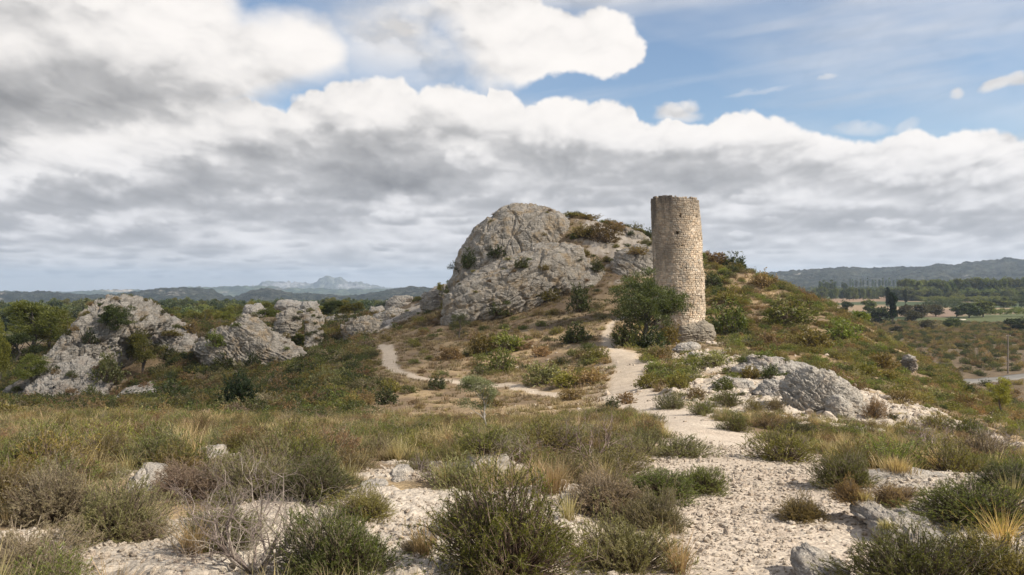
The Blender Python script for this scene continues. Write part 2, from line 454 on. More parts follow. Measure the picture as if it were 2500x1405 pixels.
def noise_n(nt, scale, detail=5, rough=.55, vec=None, dist=0):
    n = nt.nodes.new('ShaderNodeTexNoise'); n.inputs['Scale'].default_value = scale; n.inputs['Detail'].default_value = detail
    n.inputs['Roughness'].default_value = rough; n.inputs['Distortion'].default_value = dist
    if vec is not None:
        nt.links.new(vec, n.inputs['Vector'])
    return n


def ramp(nt, fac, stops):
    r = nt.nodes.new('ShaderNodeValToRGB'); e = r.color_ramp.elements
    while len(e) < len(stops):
        e.new(.5)
    for el_, (p, c) in zip(e, stops):
        el_.position = p; el_.color = (c, c, c, 1) if not hasattr(c, '__len__') else (*c, 1)
    nt.links.new(fac, r.inputs[0])
    return r.outputs[0]


def objpos(nt):
    g = nt.nodes.new('ShaderNodeNewGeometry'); return g.outputs['Position']


def bump(nt, bs, h, dist, strength=1.):
    b = nt.nodes.new('ShaderNodeBump'); b.inputs['Distance'].default_value = dist; b.inputs['Strength'].default_value = strength
    nt.links.new(h, b.inputs['Height']); nt.links.new(b.outputs[0], bs.inputs['Normal'])


def rock_material(name, base=(.40, .385, .36), dark=(.16, .155, .15), warm=(.34, .25, .16), scale=1., darkamt=.5, warmamt=.25):
    m, nt, bs = new_mat(name, .92, .2)
    p = objpos(nt)
    n1 = noise_n(nt, .35 * scale, 6, .6, p); n2 = noise_n(nt, 2.2 * scale, 8, .68, p); n3 = noise_n(nt, .6 * scale, 7, .65, p); n4 = noise_n(nt, 9 * scale, 5, .6, p)
    c = mixc(nt, ramp(nt, n2.outputs[0], [(.35, 0), (.62, 1)]), tuple(x * .72 for x in base), tuple(x * 1.12 for x in base))
    f = mth(nt, 'MULTIPLY', ramp(nt, n3.outputs[0], [(.46, 0), (.6, 1)]), ramp(nt, n2.outputs[0], [(.4, .35), (.6, 1)]))
    c = mixc(nt, mth(nt, 'MULTIPLY', f, darkamt), c, dark)
    w = mth(nt, 'MULTIPLY', ramp(nt, n1.outputs[0], [(.5, 0), (.66, 1)]), warmamt * 1.6)
    c = mixc(nt, w, c, warm)
    c = mixc(nt, .6, c, ramp(nt, n4.outputs[0], [(.3, (.25, .25, .25)), (.7, (.75, .75, .75))]), 'OVERLAY')
    mp = nt.nodes.new('ShaderNodeMapping'); mp.inputs['Scale'].default_value = (1, 1, .16); nt.links.new(p, mp.inputs[0]); n5 = noise_n(nt, 1.1 * scale, 6, .6, mp.outputs[0])
    c = mixc(nt, mth(nt, 'MULTIPLY', ramp(nt, n5.outputs[0], [(.52, 0), (.62, 1)]), darkamt * .55), c, tuple(x * 1.2 for x in dark))
    m3 = nt.nodes.new('ShaderNodeMapping'); m3.inputs['Scale'].default_value = (.25, .25, 2.2); m3.inputs['Rotation'].default_value = (.1, .35, 0); nt.links.new(p, m3.inputs[0]); n6 = noise_n(nt, 1.6 * scale, 5, .6, m3.outputs[0], .6)
    c = mixc(nt, .55, c, ramp(nt, n6.outputs[0], [(.35, (.36, .35, .34)), (.6, (.62, .62, .62))]), 'OVERLAY')
    nt.links.new(c, bs.inputs['Base Color'])
    h = mth(nt, 'ADD', mth(nt, 'MULTIPLY', n2.outputs[0], 1.), mth(nt, 'ADD', mth(nt, 'MULTIPLY', n4.outputs[0], .35), mth(nt, 'MULTIPLY', n6.outputs[0], .8)))
    bump(nt, bs, h, .5 / scale, 1.)
    return m
# ---------------------------------------------------------------- terrain
CP = [  # px, py, distance north: ground points read off the photograph
    # foreground shelf
    (-400, 1405, 4.7), (0, 1405, 4.7), (700, 1405, 4.7), (1400, 1405, 4.7), (1900, 1405, 4.9), (2500, 1405, 4.8), (2900, 1405, 4.7),
    (-300, 1205, 6.9), (300, 1205, 6.9), (900, 1205, 6.9), (1500, 1205, 7.3), (1850, 1210, 7.6), (2300, 1200, 7.3), (2800, 1200, 7.2),
    (0, 1122, 9.4), (600, 1122, 9.4), (1200, 1120, 9.8), (1780, 1105, 11), (2150, 1140, 10), (2500, 1160, 10.5),
    (-300, 1078, 12.5), (0, 1078, 13), (500, 1078, 13.5), (1000, 1080, 13.5), (1400, 1078, 14.5),
    (-400, 1022, 20), (0, 1022, 21), (400, 1028, 21), (800, 1034, 21), (1150, 1048, 21.5), (1400, 1036, 24), (1720, 1028, 18), (1600, 990, 27), (1880, 1078, 15), (2060, 1072, 17), (2080, 1038, 21.5), (1900, 1040, 20),
    # the fall behind the shelf, to the left valley
    (-400, 1050, 32), (0, 1050, 33), (400, 1045, 33), (700, 1030, 33), (1000, 1018, 33), (1250, 1000, 35),
    (0, 1010, 50), (300, 1005, 50), (600, 980, 52), (800, 972, 50), (1000, 955, 50), (1200, 945, 52),
    (-400, 992, 72), (0, 990, 74), (250, 992, 74), (420, 985, 76), (600, 950, 76), (760, 915, 74), (870, 885, 76), (1000, 915, 60), (1060, 930, 56),
    (200, 975, 84), (330, 965, 84), (100, 965, 88), (470, 900, 92), (600, 905, 90), (760, 880, 95), (850, 855, 98), (935, 842, 88), (1000, 862, 78), (1100, 850, 78), (1200, 840, 78),
    (0, 940, 98), (-300, 940, 98), (200, 930, 98), (100, 870, 120), (-300, 880, 130), (350, 800, 118), (375, 838, 104), (330, 880, 96), (420, 868, 98), (300, 940, 88), (500, 800, 130), (650, 800, 140),
    (750, 860, 115), (850, 830, 120), (800, 790, 145), (900, 780, 140), (960, 750, 150), (700, 770, 170), (1040, 722, 145), (1000, 790, 112), (1090, 712, 135),
    (0, 850, 170), (400, 820, 190), (600, 805, 220), (800, 800, 240), (1000, 790, 260), (-400, 850, 200),
    (-400, 815, 330), (0, 815, 330), (500, 815, 330), (900, 812, 330), (1200, 810, 330),
    # hill slope below the crag
    (1130, 785, 97), (1250, 770, 97), (1200, 900, 64), (1300, 860, 70), (1400, 830, 74), (1300, 790, 88), (1400, 760, 90), (1480, 800, 76), (1350, 930, 54), (1450, 880, 60),
    (1530, 900, 50), (1500, 850, 62), (1450, 970, 40), (1560, 950, 37), (1330, 960, 45), (1230, 935, 52),
    (1480, 715, 95), (1560, 740, 90), (1600, 800, 78), (1550, 860, 66), (1640, 870, 64),
    (1150, 690, 126), (1250, 600, 126), (1350, 560, 124), (1400, 560, 113), (1480, 565, 114), (1560, 590, 113), (1450, 640, 105), (1550, 660, 101), (1600, 640, 106),
    (1290, 530, 130), (1400, 523, 121), (1450, 540, 121), (1520, 551, 121), (1590, 578, 119), (1650, 600, 118),
    (1200, 760, 165), (1350, 740, 165), (1500, 740, 165), (1650, 750, 165), (1800, 790, 155), (1200, 830, 210), (1500, 830, 210), (1800, 860, 200),
    # tower foot and the ridge to the right
    (1680, 842, 72), (1765, 815, 80), (1650, 842, 76.5), (1705, 842, 76.5), (1690, 805, 84), (1760, 700, 100), (1720, 634, 112), (1800, 657, 110), (1800, 730, 94), (1850, 672, 106), (1900, 700, 102), (1850, 760, 90),
    (2000, 738, 97), (1950, 790, 84), (2100, 792, 89), (2050, 840, 76), (2200, 858, 78), (2130, 880, 66), (2280, 915, 66), (2230, 930, 57),
    (1760, 850, 62), (1850, 850, 64), (1900, 895, 48), (1800, 930, 36), (1950, 960, 33), (2100, 945, 40), (2080, 1000, 27), (2200, 1000, 30), (2300, 1060, 23), (1700, 950, 35), (1800, 1000, 25),
    (2370, 1000, 46), (2440, 1060, 34), (2500, 1108, 27), (2450, 1110, 18), (2800, 1200, 20), (2700, 1150, 14),
    # beyond the ridge: the drop to the plain on the right
    (2000, 860, 130), (2200, 930, 120), (2350, 985, 105), (2500, 1050, 80), (2700, 1120, 60), (2900, 1100, 80),
    (2000, 850, 180), (2200, 890, 180), (2350, 905, 178), (2500, 910, 172), (2800, 920, 165), (3000, 910, 170),
    (2000, 800, 330), (2250, 803, 340), (2500, 805, 340), (2900, 805, 340),
]
PLAIN_Z = -17.6
_C = np.array([W(*c) for c in CP])


def _uv(x, y):
    th = np.arctan2(x, y); r = np.hypot(x, y)
    return th * 1.6, np.log(np.maximum(r, 1.5))


_cu, _cv = _uv(_C[:, 0], _C[:, 1])
_cs = (_C[:, 2] - CAM_Z) / np.hypot(_C[:, 0], _C[:, 1])


def _kern(d2):
    return np.sqrt(d2 + .0016)


_n = len(_C)
_A = np.zeros((_n + 3, _n + 3)); _A[:_n, :_n] = -_kern((_cu[:, None] - _cu) ** 2 + (_cv[:, None] - _cv) ** 2) + np.eye(_n) * .003
_A[:_n, _n] = 1; _A[:_n, _n + 1] = _cu; _A[:_n, _n + 2] = _cv; _A[_n:, :_n] = _A[:_n, _n:].T
_wt = np.linalg.solve(_A, np.concatenate([_cs, [0, 0, 0]]))

# paths and masks as ground polylines -------------------------------------------------
def _pl(pts):
    return [tuple(W(a, b, c)[:2]) for a, b, c in pts]


PATH_A = _pl([(1880, 1500, 3.6), (1860, 1405, 4.8), (1840, 1300, 6.0), (1830, 1210, 7.7), (1790, 1110, 10.8), (1770, 1060, 14), (1700, 1025, 18.5), (1620, 1000, 25), (1560, 985, 31),
              (1535, 950, 38), (1535, 915, 46), (1545, 890, 52), (1520, 860, 60), (1490, 840, 66), (1480, 815, 73), (1490, 800, 77), (1530, 780, 82)])
PATH_B = _pl([(1560, 985, 31), (1450, 975, 38), (1350, 965, 44), (1290, 955, 47), (1250, 940, 50.5), (1180, 934, 53), (1090, 930, 56), (1020, 922, 58.5), (970, 905, 63), (945, 880, 71), (950, 855, 81), (928, 842, 88), (900, 838, 93)])
PATH_C = _pl([(975, 905, 63.5), (960, 880, 70), (962, 858, 79), (950, 846, 86)])
WID_A = [1.5, 1.5, 1.45, 1.5, 1.25, 1.0, 1.0, 1.0, 1.3, 1.2, 1.1, 1.3, .8, .6, .5, .45, .4]


def base_height(x, y):
    u, v = _uv(x, y)
    u = np.clip(u, -1.25, 1.25)
    s = np.zeros_like(u)
    for i in range(_n):
        s -= _wt[i] * _kern((u - _cu[i]) ** 2 + (v - _cv[i]) ** 2)
    s += _wt[_n] + _wt[_n + 1] * u + _wt[_n + 2] * v
    r = np.hypot(x, y)
    z = CAM_Z + s * r
    near = -.00 * r
    z = np.where(r < 4.6, z * sstep(2.0, 4.6, r) + near * (1 - sstep(2.0, 4.6, r)), z)
    back = 1 - sstep(-.35, .1, y / np.maximum(r, .01))
    zb = -.02 * r - 14 * sstep(20, 200, r)
    z = z * (1 - back) + zb * back
    lf = sstep(.10, -.06, np.arctan2(x, y))
    k = sstep(210 + 290 * lf, 320 + 700 * lf, r)
    pl = PLAIN_Z - 34 * lf * sstep(300, 1100, r) - lf * .0172 * np.maximum(r - 2300, 0) + 1.2 * fbm(x / 260, y / 260, oct=3, seed=401) - r * r / 1.28e7 * .6
    return z * (1 - k) + pl * k


def zones(x, y):
    """surface masks at ground points: path, bare rock, scree"""
    r = np.hypot(x, y)
    px = 1250 + F0 * x / np.maximum(y, .5)
    wob = fbm(x * .9, y * .9, oct=4, seed=101); wob2 = fbm(x * 3.1, y * 3.1, oct=4, seed=103)
    nr = r < 130
    path = np.zeros_like(x)
    xs, ys = x[nr], y[nr]
    dA = np.full(xs.shape, 99.)
    for i in range(len(PATH_A) - 1):
        d = poly_sd(xs, ys, PATH_A[i:i + 2], closed=False)
        dA = np.minimum(dA, d - .5 * (WID_A[i] + WID_A[i + 1]) * .85)
    dB = np.minimum(poly_sd(xs, ys, PATH_B, closed=False) - .50, poly_sd(xs, ys, PATH_C, closed=False) - .22) - .08
    e = .28 * wob[nr] + .12 * wob2[nr]
    q = np.maximum(1 - sstep(-.25, .22, dA + e), 1 - sstep(-.16, .16, dB + .4 * e))
    path[nr] = q
    # bare limestone shelf: gravel and slabs in the foreground
    n1 = fbm(x * .55 + 3, y * .75, oct=5, seed=111, gain=.55)
    n1b = fbm(x * 1.7 + 3, y * 1.9, oct=4, seed=113, gain=.6)
    rock = np.zeros_like(x)

    def blob(cx, cy, Y, rx, ry, wt=1.):
        p = W(cx, cy, Y)
        return wt * np.exp(-((x - p[0]) / rx) ** 2 - ((y - p[1]) / ry) ** 2)
    g = blob(330, 1360, 5.3, 1.6, .6, 1.5) + blob(900, 1270, 6.0, 1.1, .7, 1.9) + blob(1050, 1240, 6.6, 1., .5, 1.6) + blob(1180, 1115, 9, 1., .5, .9) + blob(930, 1150, 8, 1., .5, .8) \
        + blob(350, 1160, 7.8, .9, .6, .9) + blob(510, 1095, 9.6, .7, .4, .9) + blob(1380, 1210, 7.2, .6, .4, .8) + blob(1470, 1130, 8.8, .7, .4, .5) \
        + blob(2250, 1200, 7.4, 2.2, .8, 1.3) + blob(2250, 1340, 5.4, 2.0, .7, 1.2) + blob(2100, 1290, 6, 1.2, .8, 1.1) + blob(2500, 1160, 9, 1.8, .9, 1.1) + blob(620, 1400, 4.6, 1.4, .5, 1.) \
        + blob(1600, 1400, 4.7, 1.6, .4, 1.) + blob(1150, 1330, 5.2, .8, .5, .8)
    g += blob(1750, 960, 33, 2.6, 5, 1.1) + blob(1830, 900, 46, 4.5, 8, 1.1) + blob(1980, 960, 32, 4.5, 7, 1.1) + blob(2120, 990, 28, 3.2, 5, 1.0) + blob(2230, 1030, 25, 3.5, 4, 1.1) + blob(1900, 1020, 22, 2.2, 3, 1.) \
        + blob(1720, 880, 56, 3, 5, .9) + blob(1790, 820, 70, 3.5, 6, .8) + blob(2200, 980, 33, 3, 5, .9) + blob(1700, 1000, 25, 1.3, 3, .7)
    g += blob(1540, 620, 108, 5.5, 9, 1.2) + blob(1500, 580, 114, 4, 8, .6) + blob(1440, 580, 112, 3, 5, .5)
    # left valley: pale scree and ledges between the scrub
    g += blob(180, 900, 88, 5, 6, .9) + blob(420, 790, 116, 7, 9, 1.) + blob(300, 950, 78, 7, 4, .9) + blob(600, 890, 92, 5, 6, .8) + blob(700, 960, 60, 3, 3, .4) \
        + blob(900, 810, 122, 7, 9, 1.) + blob(1000, 770, 128, 7, 9, .9) + blob(840, 745, 160, 14, 12, .9) + blob(740, 790, 130, 3.5, 9, .9)
    g = g * (1 + .35 * sstep(20, 10, r))
    rock = sstep(.42, .72, g * .72 + .62 * n1 + .22 * n1b + .02)
    return path, rock, wob, wob2, px, r


def build_terrain():
    core = np.linspace(-rad(50), rad(50), 940)
    side = np.linspace(rad(50), rad(310), 60)[1:-1]
    th = np.concatenate([core, side])
    rr = np.concatenate([[.02, .5, 1.0, 1.6, 2.2], np.exp(np.linspace(math.log(2.8), math.log(290), 560)), np.exp(np.linspace(math.log(290), math.log(26000), 110))[1:]])
    R, T = np.meshgrid(rr, th, indexing='ij')
    x = R * np.sin(T); y = R * np.cos(T)
    z = base_height(x, y)
    path, rock, wob, wob2, px, r = zones(x.ravel(), y.ravel())
    sh = x.shape
    path, rock, wob, wob2, px = [a.reshape(sh) for a in (path, rock, wob, wob2, px)]
    near = 1 - sstep(150, 300, R)
    # relief: hummocks, slabs on bare rock, small stones
    z = z + near * (.06 * np.clip(R / 12, .4, 5) * fbm(x / 2.2, y / 2.2, oct=5, seed=120)) * (1 - .7 * path)
    L = np.clip(R / 26, 1., 3.5)
    Lq = np.where(R < 26, 1., np.where(R < 60, 2., 3.2))
    for lq in (1., 2., 3.2):
        m = (Lq == lq) & (rock > .01)
        if m.any():
            xx, yy = x[m], y[m]
            d1, d2 = worley(xx / (.55 * lq) + .5 * wob[m], yy / (.34 * lq) + .5 * wob2[m], seed=131)
            e1, e2 = worley(xx / (.16 * lq), yy / (.12 * lq), seed=133)
            st = ridged(xx / (1.3 * lq), yy / (.8 * lq), oct=4, seed=135)
            slab = np.where(lq < 1.5, .6, 1.) * (.045 * sstep(.02, .16, d2 - d1) + .016 * sstep(.0, .2, e2 - e1) + .05 * st + .03 * vnoise(np.floor(d1 * 0 + xx / (.55 * lq)), yy * 0)) * lq
            z[m] += slab * rock[m] * (1 - .8 * path[m])
    sm = fbm(x * 9, y * 9, oct=3, seed=141)
    z = z + near * .012 * sm * (1 - sstep(12, 30, R)) * (1 - .3 * path)
    z = z - .025 * path * (R < 120)
    # ---- colour of what the ground is made of
    soil = np.array([.20, .145, .095]); dry = np.array([.33, .245, .145]); litter = np.array([.185, .135, .085]); gravel = np.array([.50, .425, .345]); lime = np.array([.455, .40, .335]); green = np.array([.085, .10, .045])
    n5 = fbm(x / 3.1, y / 3.1, oct=5, seed=151)[..., None]; n6 = fbm(x / .8, y / .8, oct=4, seed=153)[..., None]
    c = soil + (dry - soil) * sstep(-.35, .35, n5 + .4 * n6)
    c = c + (litter - c) * sstep(.05, .5, -n5 + .5 * n6) * .8
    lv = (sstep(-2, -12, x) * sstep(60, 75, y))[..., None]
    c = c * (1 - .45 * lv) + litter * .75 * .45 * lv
    c = c + (lime * (1 + .25 * n6 + .12 * n5) - c) * (rock * (1 - .35 * sstep(15, 40, R) * sstep(-.1, .4, wob2)))[..., None]
    pc = gravel * (1 + .12 * n6 + .06 * n5)
    tan = np.array([.42, .34, .25])
    fr = sstep(25, 50, R)[..., None]
    pc = pc * (1 - .45 * fr) + tan * .45 * fr
    dj = poly_sd(x[R < 110], y[R < 110], PATH_A, closed=False); tj = np.zeros(sh); tj[R < 110] = 1 - sstep(.9, 2.8, dj + .8 * wob[R < 110] + .5 * wob2[R < 110]); tj = tj * sstep(18, 34, R) * (1 - sstep(60, 75, R))
    c = c + (tan - c) * .85 * tj[..., None]
    c = c + (pc - c) * path[..., None]
    wg = (sstep(110, 150, R) * sstep(10, 45, x) * (y > 0))[..., None]
    c = c * (1 - wg) + np.array([.140, .104, .066]) * (1 + .35 * n6 + .2 * n5) * wg
    # cultivated plain
    k = sstep(230, 300, R)[..., None]
    fu = (x * .94 + y * .34); fv = (y * .94 - x * .34)
    cu = np.floor(fu / 170 + 3 * vnoise(fv / 600, fu * 0, seed=163)); cv = np.floor(fv / 95)
    h = _rnd(cu.astype(np.int64), cv.astype(np.int64), np.zeros((), np.int64), 171)
    pal = np.array([[.27, .19, .12], [.075, .10, .04], [.10, .12, .05], [.23, .17, .11], [.05, .07, .03], [.12, .13, .06], [.06, .08, .035], [.30, .23, .15]])
    fc = pal[(h * 7.99).astype(int)]
    scrub = np.array([.13, .105, .07])
    ks = (sstep(470, 380, R + 40 * wob) * sstep(0, 40, x))[..., None]
    fc = fc * (1 - ks) + scrub * (1 + .3 * n6) * ks
    lf = sstep(20, -60, x)[..., None]
    fc = fc * (1 - lf) + (np.array([.055, .075, .035]) * .7 + fc * .3) * lf
    fields = [([(1900, 706.5), (2190, 700), (2400, 698), (2400, 703), (2200, 708), (1950, 714)], (.33, .24, .15)), ([(1960, 732), (2200, 724), (2330, 724), (2330, 733), (2100, 737), (2010, 742), (1960, 745)], (.27, .185, .125)),
              ([(2290, 757), (2350, 752), (2360, 768), (2270, 778)], (.22, .155, .115)), ([(2240, 778), (2550, 762), (2900, 755), (2900, 785), (2500, 790), (2280, 792)], (.10, .115, .05)),
              ([(2240, 726), (2900, 717), (2900, 729), (2240, 733)], (.17, .20, .07)), ([(2010, 745), (2160, 745), (2160, 760), (2020, 762)], (.26, .19, .12))]
    PX = 1250 + F0 * x / np.maximum(y, 1); PY = HY - F0 * (z - CAM_Z) / np.maximum(y, 1)
    far = (R > 230) & (y > 0) & (np.abs(T) < .8)
    for poly, colr in fields:
        dd = poly_sd(PX[far], PY[far], poly); q = np.zeros(sh); q[far] = 1 - sstep(-.8, .8, dd)
        fc = fc * (1 - q[..., None]) + np.array(colr) * (1 + .1 * n6) * q[..., None]
    road = [(2300, 935), (2380, 921.5), (2500, 901), (2750, 862), (3000, 830)]
    c = c * (1 - k) + fc * k
    v = np.stack([x, y, z], -1).reshape(-1, 3)
    f = grid_faces(len(rr), len(th), wrap=True)
    m, nt, bs = new_mat('ground', .95, .15)
    a = nt.nodes.new('ShaderNodeAttribute'); a.attribute_name = 'col'
    p = objpos(nt)
    g1 = noise_n(nt, 14, 6, .7, p); g2 = noise_n(nt, 1.3, 5, .6, p); g3 = noise_n(nt, 60, 4, .6, p)
    vor = nt.nodes.new('ShaderNodeTexVoronoi'); vor.inputs['Scale'].default_value = 28; nt.links.new(p, vor.inputs['Vector'])
    cc = mixc(nt, .8, a.outputs[0], ramp(nt, g1.outputs[0], [(.3, (.28, .27, .26)), (.7, (.72, .72, .72))]), 'OVERLAY')
    cc = mixc(nt, .4, cc, ramp(nt, g2.outputs[0], [(.3, (.36, .34, .32)), (.7, (.64, .64, .64))]), 'OVERLAY')
    nt.links.new(cc, bs.inputs['Base Color'])
    h = mth(nt, 'ADD', mth(nt, 'MULTIPLY', g1.outputs[0], 1.), mth(nt, 'ADD', mth(nt, 'MULTIPLY', g3.outputs[0], .3), mth(nt, 'MULTIPLY', vor.outputs[0], -.5)))
    bump(nt, bs, h, .03, .8)
    me = np_mesh('ground', v, f, m, True, col=np.clip(c, 0, 1).reshape(-1, 3))
    o = link('ground', me); props(o, kind='structure')
    return o, rr, th, z, path, rock


GROUND, G_R, G_TH, G_Z, G_PATH, G_ROCK = build_terrain()
_cn = 940


def g_sample(arr, x, y):
    r = np.clip(np.hypot(x, y), .5, 20000); t = np.arctan2(x, y)
    i = np.clip(np.interp(r, G_R, np.arange(len(G_R))), 0, len(G_R) - 1.001); j = np.clip((t + rad(50)) / rad(100) * (_cn - 1), 0, _cn - 1.001)
    i0 = i.astype(int); j0 = j.astype(int); fi = i - i0; fj = j - j0
    return (arr[i0, j0] * (1 - fj) + arr[i0, j0 + 1] * fj) * (1 - fi) + (arr[i0 + 1, j0] * (1 - fj) + arr[i0 + 1, j0 + 1] * fj) * fi


def g_z(x, y):
    return g_sample(G_Z, np.asarray(x, float), np.asarray(y, float))
# ---------------------------------------------------------------- air
def build_haze():
    x, y0, y1, z0, z1 = 17000, -500, 16000, -620, 215
    v = np.array([(sx * x, y, z) for z in (z0, z1) for y in (y0, y1) for sx in (-1, 1)], float)
    f = np.array([(0, 2, 3, 1), (4, 5, 7, 6), (0, 1, 5, 4), (2, 6, 7, 3), (0, 4, 6, 2), (1, 3, 7, 5)])
    m = bpy.data.materials.new('haze_air'); m.use_nodes = True; nt = m.node_tree; nt.nodes.clear()
    o = nt.nodes.new('ShaderNodeOutputMaterial'); p = nt.nodes.new('ShaderNodeVolumePrincipled')
    p.inputs['Color'].default_value = (.64, .78, 1, 1); p.inputs['Density'].default_value = 9e-5; p.inputs['Anisotropy'].default_value = .2
    nt.links.new(p.outputs[0], o.inputs['Volume'])
    ob = link('haze', np_mesh('haze', v, f, m, False)); props(ob, 'thin blue haze over the plain and hills', None, None, 'stuff')


build_haze()
# ---------------------------------------------------------------- far hills
def hill_range(name, ridge, Y0, depth, base_z, cols, rough, seed, rock_amt=.3, res=(420, 60), rocky=None):
    """a range of hills: ridge is (px, py) of its skyline at distance Y0; it rises from base_z over 'depth' metres and falls behind"""
    rp = np.array(ridge, float)
    px = np.linspace(rp[0, 0], rp[-1, 0], res[0])
    ry = np.interp(px, rp[:, 0], rp[:, 1])
    x0 = (px - 1250) / F0 * Y0; zr = CAM_Z - (ry - HY) / F0 * Y0
    t = np.concatenate([np.linspace(-1, 0, res[1]), np.linspace(0, 1, res[1] // 4)[1:]])
    T, X = np.meshgrid(t, x0, indexing='ij'); Z = np.broadcast_to(zr, X.shape)
    s = depth / 6.
    y = Y0 + T * depth
    spur = ridged(X / (depth * .45), y / (depth * .9), oct=4, seed=seed)
    prof = np.where(T < 0, (1 + T) ** 1.0, (1 - T)) ** (1.1)
    prof = np.clip(prof * (1 + .35 * spur * np.clip(-T * 2, 0, 1) * (1 + T) * 2), 0, 1.2)
    z = base_z + (Z - base_z) * prof
    H = (zr.max() - base_z)
    z = z + (.0016 * Y0) * vnoise(X / (Y0 * .0035), y / (Y0 * .0035), seed=seed + 17) * np.clip(prof * 2, 0, 1) + rough * H * fbm(X / s, y / s, oct=6, seed=seed + 5, gain=.58) * np.clip(prof * 1.5, 0, 1) * np.where(np.abs(T) < .001, .25, 1)
    xx = X * (y / Y0)
    n = fbm(X / s * .8, z / H * 3, oct=6, seed=seed + 9, gain=.6); n2 = fbm(X / s * 4, y / s * 4, oct=4, seed=seed + 11, gain=.6)
    rk = sstep(.10, .34, n + .3 * n2 + rock_amt - .3)
    if rocky is not None:
        q = 0
        for cx, cy, rx, ryy, wt in rocky:
            PX = 1250 + F0 * xx / y; PY = HY - F0 * (z - CAM_Z) / y
            q = q + wt * np.exp(-((PX - cx) / rx) ** 2 - ((PY - cy) / ryy) ** 2)
        rk = sstep(.3, .6, .5 * n + .25 * n2 + q)
    fo, fo2, ro = [np.array(c_) for c_ in cols]
    c = fo + (fo2 - fo) * sstep(-.3, .4, n2 + .5 * n)[..., None]
    c = c + (ro * (1 + .3 * n2[..., None]) - c) * rk[..., None]
    c = c * (1 + .9 * fbm(X / (Y0 * .009), y / (Y0 * .009), oct=3, seed=seed + 15))[..., None]
    m, nt, bs = new_mat(name + '_slopes', 1, .0)
    a = nt.nodes.new('ShaderNodeAttribute'); a.attribute_name = 'col'
    p = objpos(nt); g = noise_n(nt, 1 / (Y0 * .006), 5, .7, p)
    nt.links.new(mixc(nt, .7, a.outputs[0], ramp(nt, g.outputs[0], [(.3, (.25, .25, .25)), (.7, (.75, .75, .75))]), 'OVERLAY'), bs.inputs['Base Color'])
    bump(nt, bs, g.outputs[0], Y0 * .006, 1.)
    me = np_mesh(name, np.stack([xx, y, z], -1).reshape(-1, 3), grid_faces(len(t), res[0]), m, True, col=np.clip(c, 0, 1).reshape(-1, 3))
    o = link(name, me); props(o, kind='structure'); return o


GREENS = ((.034, .040, .032), (.060, .062, .048), (.34, .30, .27))
hill_range('limestone_mountains', [(330, 716), (450, 706), (560, 702), (630, 700), (640, 688), (665, 689), (700, 686), (725, 690), (742, 694), (765, 694), (780, 684), (800, 677), (815, 681), (832, 678), (850, 688),
                                   (880, 690), (905, 697), (940, 702), (980, 706), (1060, 712)], 9500, 1500, -240, ((.10, .11, .09), (.16, .16, .13), (.27, .26, .25)), .10, 501, rocky=[(690, 695, 60, 9, .9), (810, 700, 60, 12, .35), (870, 700, 60, 8, .3)])
hill_range('distant_ridge', [(-500, 700), (-100, 712), (160, 714), (200, 712), (250, 708), (330, 709), (400, 706), (470, 701), (520, 702), (560, 700), (640, 699), (700, 704), (900, 708), (1060, 705), (1200, 700), (1300, 720)], 6200, 1300, -170,
           ((.06, .08, .05), (.09, .10, .06), (.40, .34, .28)), .08, 520, rocky=[(290, 710, 40, 4, .9), (200, 713, 40, 3, .4), (700, 706, 50, 4, .4), (560, 712, 30, 6, .3)])
hill_range('wooded_hills', [(-700, 705), (-300, 700), (-60, 715), (40, 714), (90, 712), (130, 711), (160, 716), (230, 720), (290, 717), (360, 710), (400, 705), (440, 701), (480, 703), (520, 704), (545, 722), (575, 724), (610, 710),
                            (640, 703), (670, 706), (720, 716), (780, 720), (850, 722), (920, 714), (970, 706), (1000, 701), (1040, 702), (1090, 705), (1150, 702), (1300, 706)], 2700, 800, -80,
           GREENS, .10, 540, rocky=[(430, 720, 60, 9, .38), (330, 722, 30, 6, .25), (0, 725, 40, 12, .5)], res=(600, 80))
hill_range('low_wooded_ridge', [(1560, 712), (1650, 694), (1750, 676), (1850, 669), (1900, 663), (1950, 660), (2020, 655), (2055, 653), (2120, 657), (2200, 654), (2260, 652), (2290, 645), (2330, 648), (2360, 640), (2400, 637), (2430, 636), (2455, 630), (2475, 633),
                                (2500, 637), (2600, 630), (2750, 640), (2900, 632), (3200, 650)], 3000, 1000, -30, GREENS, .09, 560, rocky=[(2200, 665, 20, 5, .35)], res=(600, 80))
# ---------------------------------------------------------------- rock masses
M_ROCK = rock_material('limestone', (.50, .445, .375), (.15, .135, .11), (.42, .30, .17), 1.8, .72, .45)
M_ROCK_PALE = rock_material('pale_limestone', (.49, .45, .395), (.2, .19, .185), (.42, .30, .22), 2.6, .5, .25)
M_ROCK_NEAR = rock_material('foreground_limestone', (.52, .465, .40), (.17, .165, .16), (.42, .33, .23), 9., .6, .2)
M_ROCK_GREY = rock_material('weathered_grey_limestone', (.50, .455, .395), (.18, .17, .15), (.42, .33, .24), 5., .55, .3)
M_ROCK_MID = rock_material('valley_limestone', (.50, .455, .395), (.17, .155, .13), (.42, .31, .20), 2.0, .6, .4)
ROCK_GEO = []


